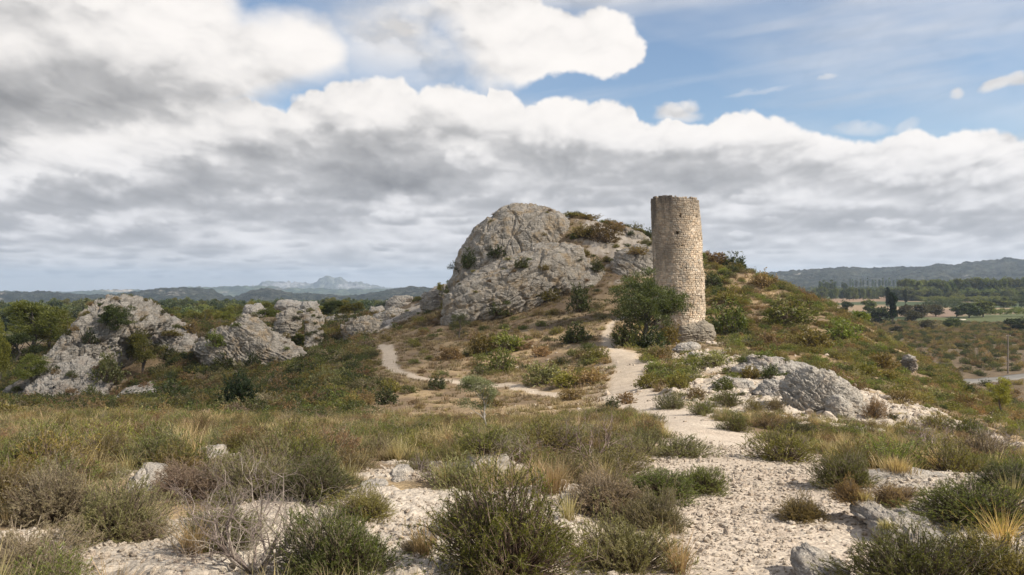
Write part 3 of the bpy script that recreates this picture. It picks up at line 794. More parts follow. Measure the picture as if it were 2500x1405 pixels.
def rock_mass(name, outline, Y0, thick, lean=.3, mat=None, nphi=260, nf=70, amp=1., L=4., seed=1, label=None, cat='rock', group=None, power=2.2, dip=.0, aniso=(1, 1, 1.6), fine=1.):
    o = np.array(outline, float)
    wx = (o[:, 0] - 1250) / F0 * Y0; wz = CAM_Z - (o[:, 1] - HY) / F0 * Y0
    cx, cz = (wx.min() + wx.max()) / 2 * .5 + wx.mean() * .5, wz.min() * .45 + wz.max() * .55 if False else wz.mean()
    phi = np.linspace(0, 2 * math.pi, nphi, endpoint=False)
    dx, dz = np.cos(phi), np.sin(phi)
    Rr = np.full(nphi, .05)
    n = len(o)
    for i in range(n):
        ax, az = wx[i] - cx, wz[i] - cz; bx, bz = wx[(i + 1) % n] - cx, wz[(i + 1) % n] - cz
        ex, ez = bx - ax, bz - az
        den = dx * ez - dz * ex
        with np.errstate(all='ignore'):
            t = (ax * ez - az * ex) / den; s = (ax * dz - az * dx) / den
        ok = (s >= -.0001) & (s <= 1.0001) & (t > 0)
        Rr = np.where(ok, np.maximum(Rr, t), Rr)
    nb = max(10, nf // 3)
    rho = np.concatenate([np.linspace(0, 1, nf + 1)[1:] ** .85, (1 - np.linspace(0, 1, nb + 1) ** 1.2)[1:-1]])
    side = np.concatenate([np.ones(nf), -np.ones(nb - 1)])
    P, RH = np.meshgrid(np.arange(nphi), np.arange(len(rho)), indexing='xy')
    q = rho[:, None]
    sd = side[:, None]
    x = cx + q * (Rr * dx)[None]; z = cz + q * (Rr * dz)[None]
    dep = thick * (1 - q ** power) ** (1 / 1.7)
    y = Y0 - sd * dep + lean * (z - cz)
    # poles
    x = np.concatenate([x.ravel(), [cx, cx]]); z = np.concatenate([z.ravel(), [cz, cz]]); y = np.concatenate([y.ravel(), [Y0 - thick, Y0 + thick]])
    f = [grid_faces(len(rho), nphi, wrap=True)[:, ::-1]]
    np_, k = len(x) - 2, np.arange(nphi)
    f.append(np.stack([np.full(nphi, np_), k, (k + 1) % nphi], -1)[:, ::-1]); b = (len(rho) - 1) * nphi
    f.append(np.stack([np.full(nphi, np_ + 1), b + (k + 1) % nphi, b + k], -1)[:, ::-1])
    v = np.stack([x, y, z], -1)
    # normals of the smooth body
    me = np_mesh(name, v, f, mat or M_ROCK)
    nrm = np.zeros(len(v) * 3, np.float32); me.vertex_normals.foreach_get('vector', nrm); nrm = nrm.reshape(-1, 3)
    c0 = v.mean(0)
    if ((v - c0) * nrm).sum() < 0:
        me.flip_normals(); nrm = -nrm
    ca, sa = math.cos(dip), math.sin(dip)
    a_ = (v[:, 0] * ca + v[:, 2] * sa) / L * aniso[0]; b_ = v[:, 1] / L * aniso[1]; c_ = (-v[:, 0] * sa + v[:, 2] * ca) / L * aniso[2]
    wa = fbm(a_ * .8, b_ * .8, c_ * .8, oct=3, seed=seed + 1)
    big = fbm(a_ * .5, b_ * .5, c_ * .5, oct=3, seed=seed)
    d1, d2 = worley(a_ + .6 * wa, b_, c_ + .6 * wa, seed=seed + 2)
    e1, e2 = worley(a_ * 3.1 + .8 * wa, b_ * 3.1, c_ * 3.1 + wa, seed=seed + 3)
    g = fbm(a_ * 5, b_ * 5, c_ * 5, oct=5, seed=seed + 4, gain=.6)
    rg = ridged(a_ * 2, b_ * 2, c_ * 2, oct=5, seed=seed + 6, gain=.6)
    st = ridged(c_ * 2.2 + 1.2 * wa + .5 * big, a_ * .35, b_ * .35, oct=3, seed=seed + 8, gain=.5)
    step = c_ * 1.6 + .7 * wa + .5 * big; step = step - np.floor(step)
    step2 = c_ * 5.2 + 1.3 * wa + .8 * big + .25 * g; step2 = step2 - np.floor(step2)
    dsp = amp * (.75 * big + .34 * (sstep(0, .10, d2 - d1) - .9) + .15 * fine * (sstep(0, .12, e2 - e1) - .8) + .22 * fine * g + .24 * rg + .12 * st + .34 * (step ** .8 * (1 - sstep(.92, 1, step)) - .4)
                 + .15 * fine * (step2 ** .8 * (1 - sstep(.88, 1, step2)) - .4))
    edge = np.concatenate([np.broadcast_to(q, (len(rho), nphi)).ravel(), [0, 0]])
    v = v + nrm * dsp[:, None]
    me.vertices.foreach_set('co', v.astype(np.float32).ravel()); me.update()
    ob = link(name, me)
    props(ob, label, cat, group)
    ROCK_GEO.append(ob)
    return ob


rock_mass('rock_crag', [(1098, 700), (1112, 672), (1118, 640), (1124, 612), (1140, 590), (1165, 556), (1195, 535), (1225, 510), (1262, 498), (1295, 497), (1330, 503), (1365, 517), (1392, 540), (1404, 575), (1400, 620), (1370, 660), (1300, 720), (1200, 740), (1120, 740)],
          116, 5.5, .25, nphi=620, nf=150, amp=.95, L=5.5, seed=11, label='great domed upper mass of grey limestone crag left of the round tower', power=2.6, aniso=(1.3, 1, .7))
rock_mass('rock_slab', [(1090, 790), (1085, 750), (1100, 700), (1150, 672), (1210, 640), (1265, 618), (1320, 600), (1375, 592), (1410, 600), (1440, 640), (1470, 668), (1474, 700), (1440, 712), (1390, 720), (1340, 750), (1250, 772), (1165, 790)],
          101, 4.2, .55, nphi=620, nf=150, amp=1.0, L=4.2, seed=23, label='lower ledge of cracked grey slabs dipping left beneath the domed crag', power=2.4, dip=.5, aniso=(.8, 1, 1.5))
rock_mass('rock_knoll', [(1490, 700), (1492, 640), (1510, 612), (1560, 598), (1610, 600), (1640, 640), (1630, 720), (1560, 750), (1500, 740)], 102, 2.6, .6, nphi=300, nf=70, amp=.6, L=3., seed=31,
          label='broad pale rock knoll directly behind the almond tree and tower', dip=-.5)
rock_mass('rock_knoll', [(1480, 610), (1500, 575), (1530, 556), (1570, 566), (1592, 590), (1600, 640), (1530, 640)], 115, 2.0, .5, nphi=260, nf=60, amp=.5, L=2.6, seed=33, label='scrub-dotted pale rock brow at the top of the hill beside the tower')
# left valley
rock_mass('rock_outcrop', [(60, 985), (120, 900), (150, 860), (170, 820), (185, 785), (205, 757), (240, 742), (290, 739), (330, 742), (365, 755), (398, 780), (375, 805), (325, 835), (300, 890), (285, 950), (220, 1000)], 92, 4.2, .75, nphi=520, nf=130, amp=1.0, L=3.0, seed=41,
          mat=M_ROCK_MID, label='big pale limestone outcrop at far left with pines growing on it', dip=.9, fine=1.7, power=2.6)
rock_mass('rock_outcrop', [(478, 850), (495, 825), (530, 805), (560, 800), (572, 778), (595, 772), (630, 790), (680, 818), (730, 842), (755, 868), (735, 895), (690, 905), (600, 900), (520, 890)], 94, 2.4, .6, nphi=420, nf=100, amp=.75, L=2.6, seed=47,
          label='smooth grey whale-backed rock in the valley left of the footpath', dip=-.5)
rock_mass('rock_outcrop', [(478, 858), (500, 822), (535, 802), (562, 812), (575, 850), (560, 895), (500, 890)], 97, 1.6, .5, nphi=220, nf=60, amp=.6, L=2., seed=48, label='low pale rock with a green bush just left of the whale-backed rock')
rock_mass('rock_outcrop', [(672, 810), (678, 770), (705, 757), (740, 765), (735, 795), (705, 835)], 118, 1.6, .5, nphi=200, nf=50, amp=.6, L=2.4, seed=51, label='small dark-pitted grey rock behind the whale-backed rock')
rock_mass('rock_rib', [(715, 770), (750, 758), (775, 780), (798, 850), (800, 885), (765, 875), (745, 820)], 117, .9, 1.9, nphi=200, nf=50, amp=.6, L=2., seed=53, label='narrow rib of pale rock running down the dark scrub slope')
rock_mass('rock_rib', [(830, 800), (850, 778), (900, 782), (945, 800), (950, 835), (900, 860), (860, 862), (845, 830)], 120, 1.8, .9, nphi=260, nf=60, amp=.8, L=1.8, seed=55, label='blocky pitted rock rib right of the dark scrub slope', fine=1.8)
rock_mass('rock_outcrop', [(940, 775), (942, 735), (965, 722), (1005, 725), (1000, 760), (975, 785)], 140, 2., .3, nphi=200, nf=50, amp=.7, L=2.4, seed=57, mat=M_ROCK_PALE, label='pinkish flat-topped bluff on the skyline left of the crag')
rock_mass('rock_outcrop', [(955, 810), (960, 780), (990, 760), (1035, 765), (1050, 785), (1010, 805), (975, 820)], 122, 1.8, .6, nphi=220, nf=50, amp=.7, L=2.2, seed=58, label='rounded grey rock below the pinkish bluff')
rock_mass('rock_outcrop', [(1025, 745), (1035, 720), (1060, 712), (1085, 735), (1110, 770), (1090, 800), (1050, 790), (1030, 770)], 118, 1.8, .5, nphi=240, nf=60, amp=.8, L=2.4, seed=59, label='upright grey rock fin touching the left foot of the crag')
rock_mass('rock_outcrop', [(1040, 720), (1075, 700), (1105, 692), (1120, 720), (1090, 745), (1050, 740)], 135, 2.2, .4, nphi=220, nf=50, amp=.7, L=2.2, seed=60, mat=M_ROCK_PALE, label='pale rock shoulder with two small round bushes at the skyline')
rock_mass('rock_outcrop', [(55, 990), (75, 955), (120, 905), (165, 880), (230, 890), (270, 930), (260, 985), (150, 1000)], 84, 2.4, 1.1, nphi=300, nf=80, amp=.9, L=2.0, seed=62, mat=M_ROCK_PALE, label='low broken foot of the big pale outcrop, at its lower left', dip=.8, fine=1.5)
rock_mass('rock_ledge', [(350, 800), (372, 768), (420, 785), (470, 800), (490, 830), (430, 850), (370, 840)], 103, 1.6, 1.5, nphi=260, nf=60, amp=.6, L=1.8, seed=63, mat=M_ROCK_PALE, label='stepped pinkish ledges running right from the big pale outcrop', dip=-.3, fine=1.5)
rock_mass('rock_ledge', [(270, 985), (300, 950), (350, 938), (375, 960), (360, 990), (300, 1000)], 80, 1.1, 1.2, nphi=220, nf=50, amp=.5, L=1.5, seed=64, mat=M_ROCK_PALE, label='low pale ledge at the foot of the yellow-green pine', dip=.4)
for i, (pts, Y, lb) in enumerate([([(590, 770), (600, 748), (630, 745), (650, 760), (640, 785), (600, 785)], 175, 'small pale pink rock among the bright green pines'),
                                  ([(670, 752), (680, 738), (730, 736), (780, 742), (770, 760), (700, 765)], 180, 'long low pink rock ledge above the bright green pines'),
                                  ([(735, 760), (742, 738), (770, 740), (778, 765), (755, 775)], 150, 'small rounded rock left of the dark pine on the skyline'),
                                  ([(900, 775), (905, 752), (930, 748), (945, 765), (930, 785)], 150, 'small pink rock right of the yellow trees on the skyline')]):
    rock_mass('rock_outcrop', pts, Y, 2.2, .4, nphi=120, nf=30, amp=.7, L=2.6, seed=71 + i, mat=M_ROCK_PALE, label=lb)
rock_mass('rock_outcrop', [(905, 802), (915, 772), (958, 757), (1000, 770), (1012, 800), (960, 822)], 130, 2.0, .6, nphi=220, nf=50, amp=.8, L=2.2, seed=96, mat=M_ROCK_MID, label='broken rock between the pitted rib and the pinkish bluff')
rock_mass('rock_outcrop', [(785, 806), (798, 778), (835, 770), (856, 790), (838, 812)], 142, 1.8, .6, nphi=180, nf=44, amp=.7, L=2., seed=97, mat=M_ROCK_MID, label='small jagged rock under the dark skyline pine')
rock_mass('rock_outcrop', [(405, 865), (420, 842), (455, 838), (480, 852), (470, 875), (430, 880)], 99, 1.2, .8, nphi=180, nf=44, amp=.6, L=1.6, seed=98, mat=M_ROCK_MID, label='low broken rock between the big outcrop and the whale-backed rock')
rock_mass('rock_outcrop', [(700, 920), (720, 896), (770, 890), (800, 905), (780, 925), (730, 932)], 84, 1.0, .9, nphi=180, nf=44, amp=.5, L=1.4, seed=99, mat=M_ROCK_MID, label='low scree-like rock at the right foot of the whale-backed rock')
# foreground right
rock_mass('boulder', [(1905, 985), (1915, 950), (1950, 920), (1995, 908), (2040, 915), (2075, 940), (2100, 985), (2125, 1030), (2060, 1050), (1960, 1040)], 25.6, .9, .7, nphi=420, nf=110, amp=.24, L=.8, seed=81, mat=M_ROCK_GREY, label='large humped grey boulder on the rocky slope right of the path', dip=-.6, fine=1.3)
rock_mass('boulder', [(2020, 1030), (2022, 985), (2045, 968), (2075, 985), (2085, 1030), (2050, 1045)], 24.0, .5, .2, nphi=220, nf=60, amp=.09, L=.6, seed=83, mat=M_ROCK_GREY, label='smaller upright grey block leaning on the right front of the humped boulder')
rock_mass('boulder', [(1640, 855), (1655, 842), (1690, 835), (1710, 843), (1708, 862), (1680, 872), (1655, 866)], 62, .8, .3, nphi=220, nf=50, amp=.22, L=1.1, seed=85, mat=M_ROCK_PALE, label='white rounded boulder in front of the tower pedestal')
rock_mass('boulder', [(1675, 885), (1690, 862), (1715, 868), (1735, 890), (1715, 903), (1685, 900)], 54, .8, .4, nphi=200, nf=50, amp=.2, L=.9, seed=87, mat=M_ROCK_PALE, label='white boulder just below the one at the tower pedestal')
rock_mass('boulder', [(2207, 908), (2210, 876), (2220, 870), (2229, 878), (2236, 903), (2222, 912)], 62, .5, .2, nphi=200, nf=60, amp=.3, L=.55, power=5, fine=2., dip=.3, seed=89, mat=M_ROCK_PALE, label='small square pale rock stump on the right-hand ridge crest')
rock_mass('rock_ledge', [(1790, 905), (1840, 872), (1920, 876), (1985, 905), (2000, 940), (1950, 950), (1850, 925)], 40, 1.2, .9, nphi=320, nf=70, amp=.28, L=1.3, seed=91, mat=M_ROCK_PALE, label='long bedded white ledge uphill of the humped boulder', dip=-.35)
rock_mass('rock_ledge', [(1840, 960), (1880, 935), (1930, 940), (1960, 980), (1900, 1000), (1850, 985)], 30, .8, .9, nphi=260, nf=60, amp=.2, L=.9, seed=93, mat=M_ROCK_PALE, label='broken white ledge immediately left of the humped boulder', dip=-.3)
rock_mass('rock_ledge', [(1740, 945), (1770, 925), (1830, 930), (1850, 960), (1790, 975)], 34, .8, .9, nphi=200, nf=50, amp=.2, L=.8, seed=95, mat=M_ROCK_PALE, label='white ledge beside the path opposite its fork')
# slabs that show through the foreground scrub
for i, (pts, Y, am, lb) in enumerate([
        ([(1135, 1130), (1145, 1106), (1200, 1104), (1240, 1112), (1235, 1150), (1170, 1160)], 8.6, .05, 'flat white slab showing between green bushes in the centre foreground'),
        ([(478, 1112), (485, 1092), (530, 1090), (550, 1105), (520, 1125)], 9.6, .05, 'small flat white slab below the yellow-green juniper'),
        ([(950, 1160), (960, 1142), (990, 1138), (1008, 1152), (985, 1170)], 7.9, .04, 'small rounded white slab left of the large central slab'),
        ([(865, 1190), (880, 1172), (940, 1173), (955, 1188), (910, 1200)], 7.3, .035, 'thin white slab behind the small green bush on gravel'),
        ([(320, 1165), (330, 1142), (370, 1142), (388, 1165), (410, 1220), (370, 1225), (340, 1190)], 7.2, .06, 'pitted white rock between broom bushes at left'),
        ([(1360, 1222), (1370, 1206), (1400, 1208), (1420, 1225), (1390, 1235)], 6.8, .03, 'small white slab below the golden grass tuft'),
        ([(2080, 1245), (2095, 1222), (2130, 1214), (2165, 1240), (2190, 1262), (2120, 1266)], 6.4, .05, 'dark-pitted grey slab right of the golden tussock'),
        ([(2130, 1290), (2160, 1262), (2250, 1262), (2290, 1285), (2260, 1310), (2170, 1315)], 5.9, .06, 'rough grey slab shaded by the right-hand bush'),
        ([(1950, 1405), (1960, 1368), (2000, 1355), (2050, 1372), (2065, 1405), (2000, 1415)], 4.85, .06, 'dark-pitted rock at the lower edge left of the big corner bush'),
        ([(2230, 1330), (2260, 1305), (2350, 1312), (2440, 1345), (2380, 1365), (2280, 1345)], 5.5, .04, 'smooth grey slab between the two right-hand bushes'),
        ([(760, 1270), (800, 1262), (890, 1262), (905, 1275), (840, 1290)], 6.0, .03, 'long thin white slab behind the two front bushes'),
        ([(2070, 1170), (2120, 1150), (2250, 1146), (2330, 1160), (2280, 1178), (2150, 1182)], 8.4, .05, 'wide smooth white shelf of rock right of the green rosemary')]):
    rock_mass('rock_slab', [(a_, b_ + 9) for a_, b_ in pts], Y, .26, 1.5, nphi=180, nf=44, amp=am, L=.3, seed=201 + 3 * i, mat=M_ROCK_NEAR, label=lb, aniso=(1, 1, 1.8))
# ---------------------------------------------------------------- the round tower
def build_tower():
    Y = 79.5; k = Y / F0
    R0 = 60.5 * k
    zt = CAM_Z - (485 - HY) * k; zb = CAM_Z - (792 - HY) * k
    Hh = zt - zb
    def centre(z):
        f = (z - zb) / Hh
        return (1661 - 11 * f - 1250) * k, Y
    root = empty('round_tower', (centre(zb)[0], Y, zb))
    props(root, 'tall ruined round stone tower leaning slightly on a rock pedestal', 'tower')
    ox, oy, oz = root.location

    def radius(th, z):
        """th measured from the side that faces the camera, positive towards the right"""
        f = (z - zb) / Hh
        g = np.exp(-((th - 1.75) / .62) ** 2)
        er = (.62 * sstep(.70, 1.02, f) + .10 * sstep(.40, .43, f) + .03 * np.sin(z * 2.1)) * g
        n = fbm(np.cos(th) * 2.2 + 4, np.sin(th) * 2.2, z * .5, oct=4, seed=301)
        base = .12 * sstep(.16, .02, f) * (1 + n)
        rough = .035 + .05 * g
        return R0 - er + n * rough * 1.3 - base * .8 + .02 * (1 - f)
    holes = [(1647, 532, .16), (1693, 533, .16), (1641, 572, .17), (1604, 574, .10), (1664, 656, .09), (1702, 725, .14), (1652, 603, .05)]
    hp = []
    for hx, hy, hr in holes:
        z = CAM_Z - (hy - HY) * k; cx, _ = centre(z)
        s = ((hx - 1250) * k - cx) / R0
        hp.append((math.asin(max(-.98, min(.98, s))), z, hr))

    def topz(th):
        return zt - .10 + .28 * fbm(np.cos(th) * 3 + 2, np.sin(th) * 3, oct=4, seed=311) - .5 * np.exp(-((th - 1.6) / .5) ** 2) + .14 * (vnoise(th * 9, th * 0, seed=5) > .2)
    # core of rubble and mortar, hollow inside
    nt_, nz = 260, 150
    th = np.linspace(-math.pi, math.pi, nt_, endpoint=False)
    tz = topz(th) - .10
    rows = []
    fz = np.linspace(0, 1, nz)
    for f in fz:
        z = zb - .5 + (tz - zb + .5) * f
        r = radius(th, z) - .05 + .025 * fbm(np.cos(th) * 14, np.sin(th) * 14, z * 6, oct=3, seed=305)
        for (ht, hz, hr) in hp:
            d = np.hypot((th - ht) * R0, z - hz); r = r - .6 * (1 - sstep(hr * .7, hr * 1.05, d))
        cx = np.array([centre(q)[0] for q in z])
        rows.append(np.stack([cx + r * np.sin(th), Y - r * np.cos(th), z], -1))
    for dr, dz in ((.45, .05), (.95, -.05), (1.0, -1.2), (1.0, -4.)):
        z = tz + dz + .08 * fbm(th * 5, th * 0 + dr * 9, oct=3, seed=307); r = np.maximum(radius(th, tz) - dr, .6)
        cx = np.array([centre(q)[0] for q in z]); rows.append(np.stack([cx + r * np.sin(th), Y - r * np.cos(th), z], -1))
    v = np.concatenate(rows) - np.array([ox, oy, oz])
    f = grid_faces(len(rows), nt_, wrap=True)

    def stone_mat(name, base, alt, dark):
        m, nt, bs = new_mat(name, .93, .15)
        p = objpos(nt); at = nt.nodes.new('ShaderNodeAttribute'); at.attribute_name = 'col'
        sep = nt.nodes.new('ShaderNodeSeparateXYZ'); nt.links.new(p, sep.inputs[0])
        mp = nt.nodes.new('ShaderNodeMapping'); mp.inputs['Scale'].default_value = (1, 1, .28); nt.links.new(p, mp.inputs[0])
        n1 = noise_n(nt, 1.2, 6, .65, mp.outputs[0]); n2 = noise_n(nt, 9, 5, .65, p); n3 = noise_n(nt, .8, 5, .6, p)
        c = mixc(nt, ramp(nt, n3.outputs[0], [(.38, 0), (.62, 1)]), base, alt)
        c = mixc(nt, .8, c, ramp(nt, n2.outputs[0], [(.3, (.34, .34, .34)), (.7, (.66, .66, .66))]), 'OVERLAY')
        c = mixc(nt, 1., c, at.outputs[0], 'MULTIPLY')
        hi = mth(nt, 'MULTIPLY', mth(nt, 'SUBTRACT', sep.outputs[2], zt - 3.4), .31, True)          # lichen grows from the top down
        wl = mth(nt, 'MULTIPLY', mth(nt, 'SUBTRACT', (1668 - 1250) * k, sep.outputs[0]), .3, True)    # left side darkened: mostly painted shade, partly weathering
        st = mth(nt, 'MULTIPLY', ramp(nt, n1.outputs[0], [(.40, 0), (.58, 1)]), mth(nt, 'ADD', mth(nt, 'MULTIPLY', hi, .62), mth(nt, 'MULTIPLY', wl, .72)), True)
        nt.links.new(mixc(nt, st, c, dark), bs.inputs['Base Color'])
        bump(nt, bs, n2.outputs[0], .05, .9)
        return m
    mc = stone_mat('rubble_mortar', (.41, .325, .23), (.47, .38, .285), (.17, .145, .115))
    ms = stone_mat('tower_stone', (.435, .35, .26), (.50, .415, .325), (.17, .145, .12))
    link('rubble_core', np_mesh('rubble_core', v, f, mc, True, col=(1., 1, 1)), root)
    # coursed stones
    rs = np.random.RandomState(77)
    z = zb + .02; S = []
    while z < zt + .1:
        h = rs.uniform(.15, .23) * (1.15 if z < zb + 4 else 1)
        t = -math.pi + rs.uniform(0, .1)
        while t < math.pi:
            w = rs.uniform(.13, .42) / R0
            if t + w > math.pi:
                break
            tm = t + w / 2; zc = z + h / 2
            ok = zc + h * .3 < topz(np.array([tm]))[0] + .06
            for (ht, hz, hr) in hp:
                if abs(tm - ht) * R0 < hr * .9 + .05 and abs(zc - hz) < hr * .9 + .06:
                    ok = False
            if ok:
                dz_ = rs.normal(0, .012); S.append((t + .010 / R0, t + w - .010 / R0, z + .006 + dz_, z + h - .008 + dz_ + rs.normal(0, .014)))
            t += w
        z += h
    quads = np.array([(0, 1, 2, 3), (0, 3, 7, 4), (4, 7, 11, 8), (1, 0, 4, 5), (5, 4, 8, 9), (2, 1, 5, 6), (6, 5, 9, 10), (3, 2, 6, 7), (7, 6, 10, 11)])[:, ::-1]
    tm = np.array([(a + b) / 2 for a, b, c, d in S]); zm = np.array([(c + d) / 2 for a, b, c, d in S])
    rz = radius(tm, zm)
    fr = (zm - zb) / Hh
    expo = .35 + .65 * np.clip(np.exp(-((tm - 1.1) / .8) ** 2) + sstep(.35, .1, fr), 0, 1)
    G_v, G_c = [], []
    for i, (a, b, c, d) in enumerate(S):
        pr = rs.normal(.0, .022) * expo[i] + .012
        r = rz[i] + pr
        dt = (b - a); dh = d - c; it = min(.03 / R0, dt * .2); iz = min(.028, dh * .2)
        j = lambda s=.016: rs.uniform(-s, s)
        ring = []
        for (rr, tt0, tt1, z0, z1) in ((r, a + it, b - it, c + iz, d - iz), (r - .028, a, b, c, d), (r - .20, a, b, c, d)):
            for (tt, zz) in ((tt0, z0), (tt1, z0), (tt1, z1), (tt0, z1)):
                R_ = rr + (j(.010) if rr > r - .1 else 0)
                cx = centre(zz)[0]; t2 = tt + j(.02) / R0; z2 = zz + j(.018)
                ring.append((cx + R_ * math.sin(t2) - ox, Y - R_ * math.cos(t2) - oy, z2 - oz))
        g = rs.normal(1, .12) * (1 + .22 * vnoise(tm[i] * 2.4, zm[i] * .9, seed=9)); w = rs.normal(0, .03)
        G_v.append(ring); G_c.append((g * (1 + w), g, g * (1 - w)))
    size = np.array([(b - a) * R0 * (d - c) for a, b, c, d in S])
    seen = np.clip(np.cos(tm), 0, 1) * (np.abs(tm) < 1.35) * (1 - .8 * ((tm < .15) & (fr < .45)))
    order = np.argsort(-(size * seen * (1 + .8 * sstep(.5, .1, fr) + .3 * (fr > .97))))
    big = set(order[:296].tolist())
    V, Fq, Cc = [], [], []
    for i in range(len(S)):
        if i in big:
            vv = np.array(G_v[i]); c0 = vv.mean(0)
            o = link('stone', np_mesh('stone', vv - c0, quads, ms, False, col=G_c[i]), root, tuple(c0))
        else:
            Fq.append(quads + 12 * len(V)); V.append(G_v[i]); Cc.append(np.broadcast_to(G_c[i], (12, 3)))
    o = link('stonework', np_mesh('stonework', np.concatenate(V), np.concatenate(Fq), ms, False, col=np.clip(np.concatenate(Cc), 0, 2)), root)
    o['kind'] = 'stuff'
    return root


build_tower()
M_PED = rock_material('pedestal_rock', (.33, .285, .225), (.14, .13, .12), (.42, .36, .28), 1.6, .6, .4)
rock_mass('rock_pedestal', [(1628, 850), (1632, 815), (1640, 790), (1665, 783), (1715, 780), (1738, 795), (1745, 820), (1735, 845), (1690, 862)], 79, 2.4, .05, mat=M_PED, nphi=260, nf=70, amp=.22, L=1.6, seed=321,
          label='weathered rock pedestal carrying the round tower', power=3.2)
# ---------------------------------------------------------------- unseen low cloud, added to shade the crag and the left valley
def cloud(name, shade, height, thick, label, seed):
    """a cloud bank whose shade falls on the ground polygon 'shade'"""
    k = height / _s[2]; ox, oy = _s[0] * k, _s[1] * k
    P = np.array(shade, float) + [ox, oy]
    cx, cy = P.mean(0); n = 220; ph = np.linspace(0, 2 * math.pi, n, endpoint=False); dx, dy = np.cos(ph), np.sin(ph); Rr = np.zeros(n)
    for i in range(len(P)):
        ax, ay = P[i] - [cx, cy]; bx, by = P[(i + 1) % len(P)] - [cx, cy]; ex, ey = bx - ax, by - ay
        with np.errstate(all='ignore'):
            den = dx * ey - dy * ex; t = (ax * ey - ay * ex) / den; s_ = (ax * dy - ay * dx) / den
        Rr = np.where((s_ >= -1e-4) & (s_ <= 1.0001) & (t > 0), np.maximum(Rr, t), Rr)
    al = np.linspace(-math.pi / 2, math.pi / 2, 60)[1:-1]
    q = np.cos(al)[:, None]; h = np.sin(al)[:, None]
    x = cx + q * (Rr * dx); y = cy + q * (Rr * dy); z = height - 5 + thick * np.where(h > 0, h, .35 * h) + 0 * x
    L = Rr.mean() * .35
    w1, _ = worley(x / L, y / L, z / L, seed=seed); f = fbm(x / L, y / L, z / L, oct=5, seed=seed)
    d = L * (.30 * (.5 - w1) + .22 * f)
    x = x + d * q * dx; y = y + d * q * dy; z = z + d * h
    x = np.append(x.ravel(), [cx, cx]); y = np.append(y.ravel(), [cy, cy]); z = np.append(z.ravel(), [z.min(), z.max()])
    N = len(x); i = np.arange(n); b = (len(al) - 1) * n
    F = [grid_faces(len(al), n, wrap=True), np.stack([np.full(n, N - 2), (i + 1) % n, i], -1), np.stack([np.full(n, N - 1), b + i, b + (i + 1) % n], -1)]
    m = bpy.data.materials.new('cloud_vapour'); m.use_nodes = True; nt = m.node_tree; nt.nodes.clear(); o = nt.nodes.new('ShaderNodeOutputMaterial')
    d_ = nt.nodes.new('ShaderNodeBsdfDiffuse'); t_ = nt.nodes.new('ShaderNodeBsdfTranslucent'); tr = nt.nodes.new('ShaderNodeBsdfTransparent')
    for q_ in (d_, t_):
        q_.inputs[0].default_value = (.92, .92, .92, 1)
    a = nt.nodes.new('ShaderNodeMixShader'); a.inputs[0].default_value = .5; nt.links.new(d_.outputs[0], a.inputs[1]); nt.links.new(t_.outputs[0], a.inputs[2])
    c = nt.nodes.new('ShaderNodeMixShader'); c.inputs[0].default_value = .33; nt.links.new(tr.outputs[0], c.inputs[1]); nt.links.new(a.outputs[0], c.inputs[2]); nt.links.new(c.outputs[0], o.inputs[0])
    ob = link(name, np_mesh(name, np.stack([x, y, z], -1), F, m)); props(ob, label, None, None, 'structure'); return ob


cloud('cloud', [(-90, 42), (-40, 36), (-16, 42), (-5, 62), (4, 80), (9, 98), (15, 125), (16, 170), (-30, 280), (-150, 330), (-240, 200), (-170, 80)], 450, 30, 'unseen low cloud added to shade the crag and the left valley', 3)
# ---------------------------------------------------------------- plant material and mesh makers
def plant_material():
    m = bpy.data.materials.new('plant'); m.use_nodes = True; nt = m.node_tree; nt.nodes.clear()
    out = nt.nodes.new('ShaderNodeOutputMaterial')
    a = nt.nodes.new('ShaderNodeAttribute'); a.attribute_name = 'col'
    oi = nt.nodes.new('ShaderNodeObjectInfo')
    hs = nt.nodes.new('ShaderNodeHueSaturation')
    nt.links.new(a.outputs[0], hs.inputs['Color'])
    nt.links.new(mth(nt, 'ADD', mth(nt, 'MULTIPLY', oi.outputs['Random'], .045), .477), hs.inputs['Hue'])
    r2 = mth(nt, 'FRACT', mth(nt, 'MULTIPLY', oi.outputs['Random'], 7.31))
    nt.links.new(mth(nt, 'ADD', mth(nt, 'MULTIPLY', r2, .60), .70), hs.inputs['Value'])
    d = nt.nodes.new('ShaderNodeBsdfDiffuse'); t = nt.nodes.new('ShaderNodeBsdfTranslucent'); g = nt.nodes.new('ShaderNodeBsdfGlossy'); g.inputs['Roughness'].default_value = .55
    nt.links.new(hs.outputs[0], d.inputs[0]); nt.links.new(mixc(nt, 1., hs.outputs[0], (1.0, 1.05, .6), 'MULTIPLY'), t.inputs[0])
    g.inputs[0].default_value = (.8, .8, .8, 1)
    lf = nt.nodes.new('ShaderNodeAttribute'); lf.attribute_name = 'leaf'
    mx = nt.nodes.new('ShaderNodeMixShader'); nt.links.new(mth(nt, 'MULTIPLY', lf.outputs['Fac'], .46), mx.inputs[0])
    nt.links.new(d.outputs[0], mx.inputs[1]); nt.links.new(t.outputs[0], mx.inputs[2])
    m2 = nt.nodes.new('ShaderNodeMixShader'); m2.inputs[0].default_value = .035
    nt.links.new(mx.outputs[0], m2.inputs[1]); nt.links.new(g.outputs[0], m2.inputs[2]); nt.links.new(m2.outputs[0], out.inputs[0])
    return m


M_PLANT = plant_material()


def unit(a):
    return a / np.maximum(np.linalg.norm(a, axis=-1, keepdims=True), 1e-9)


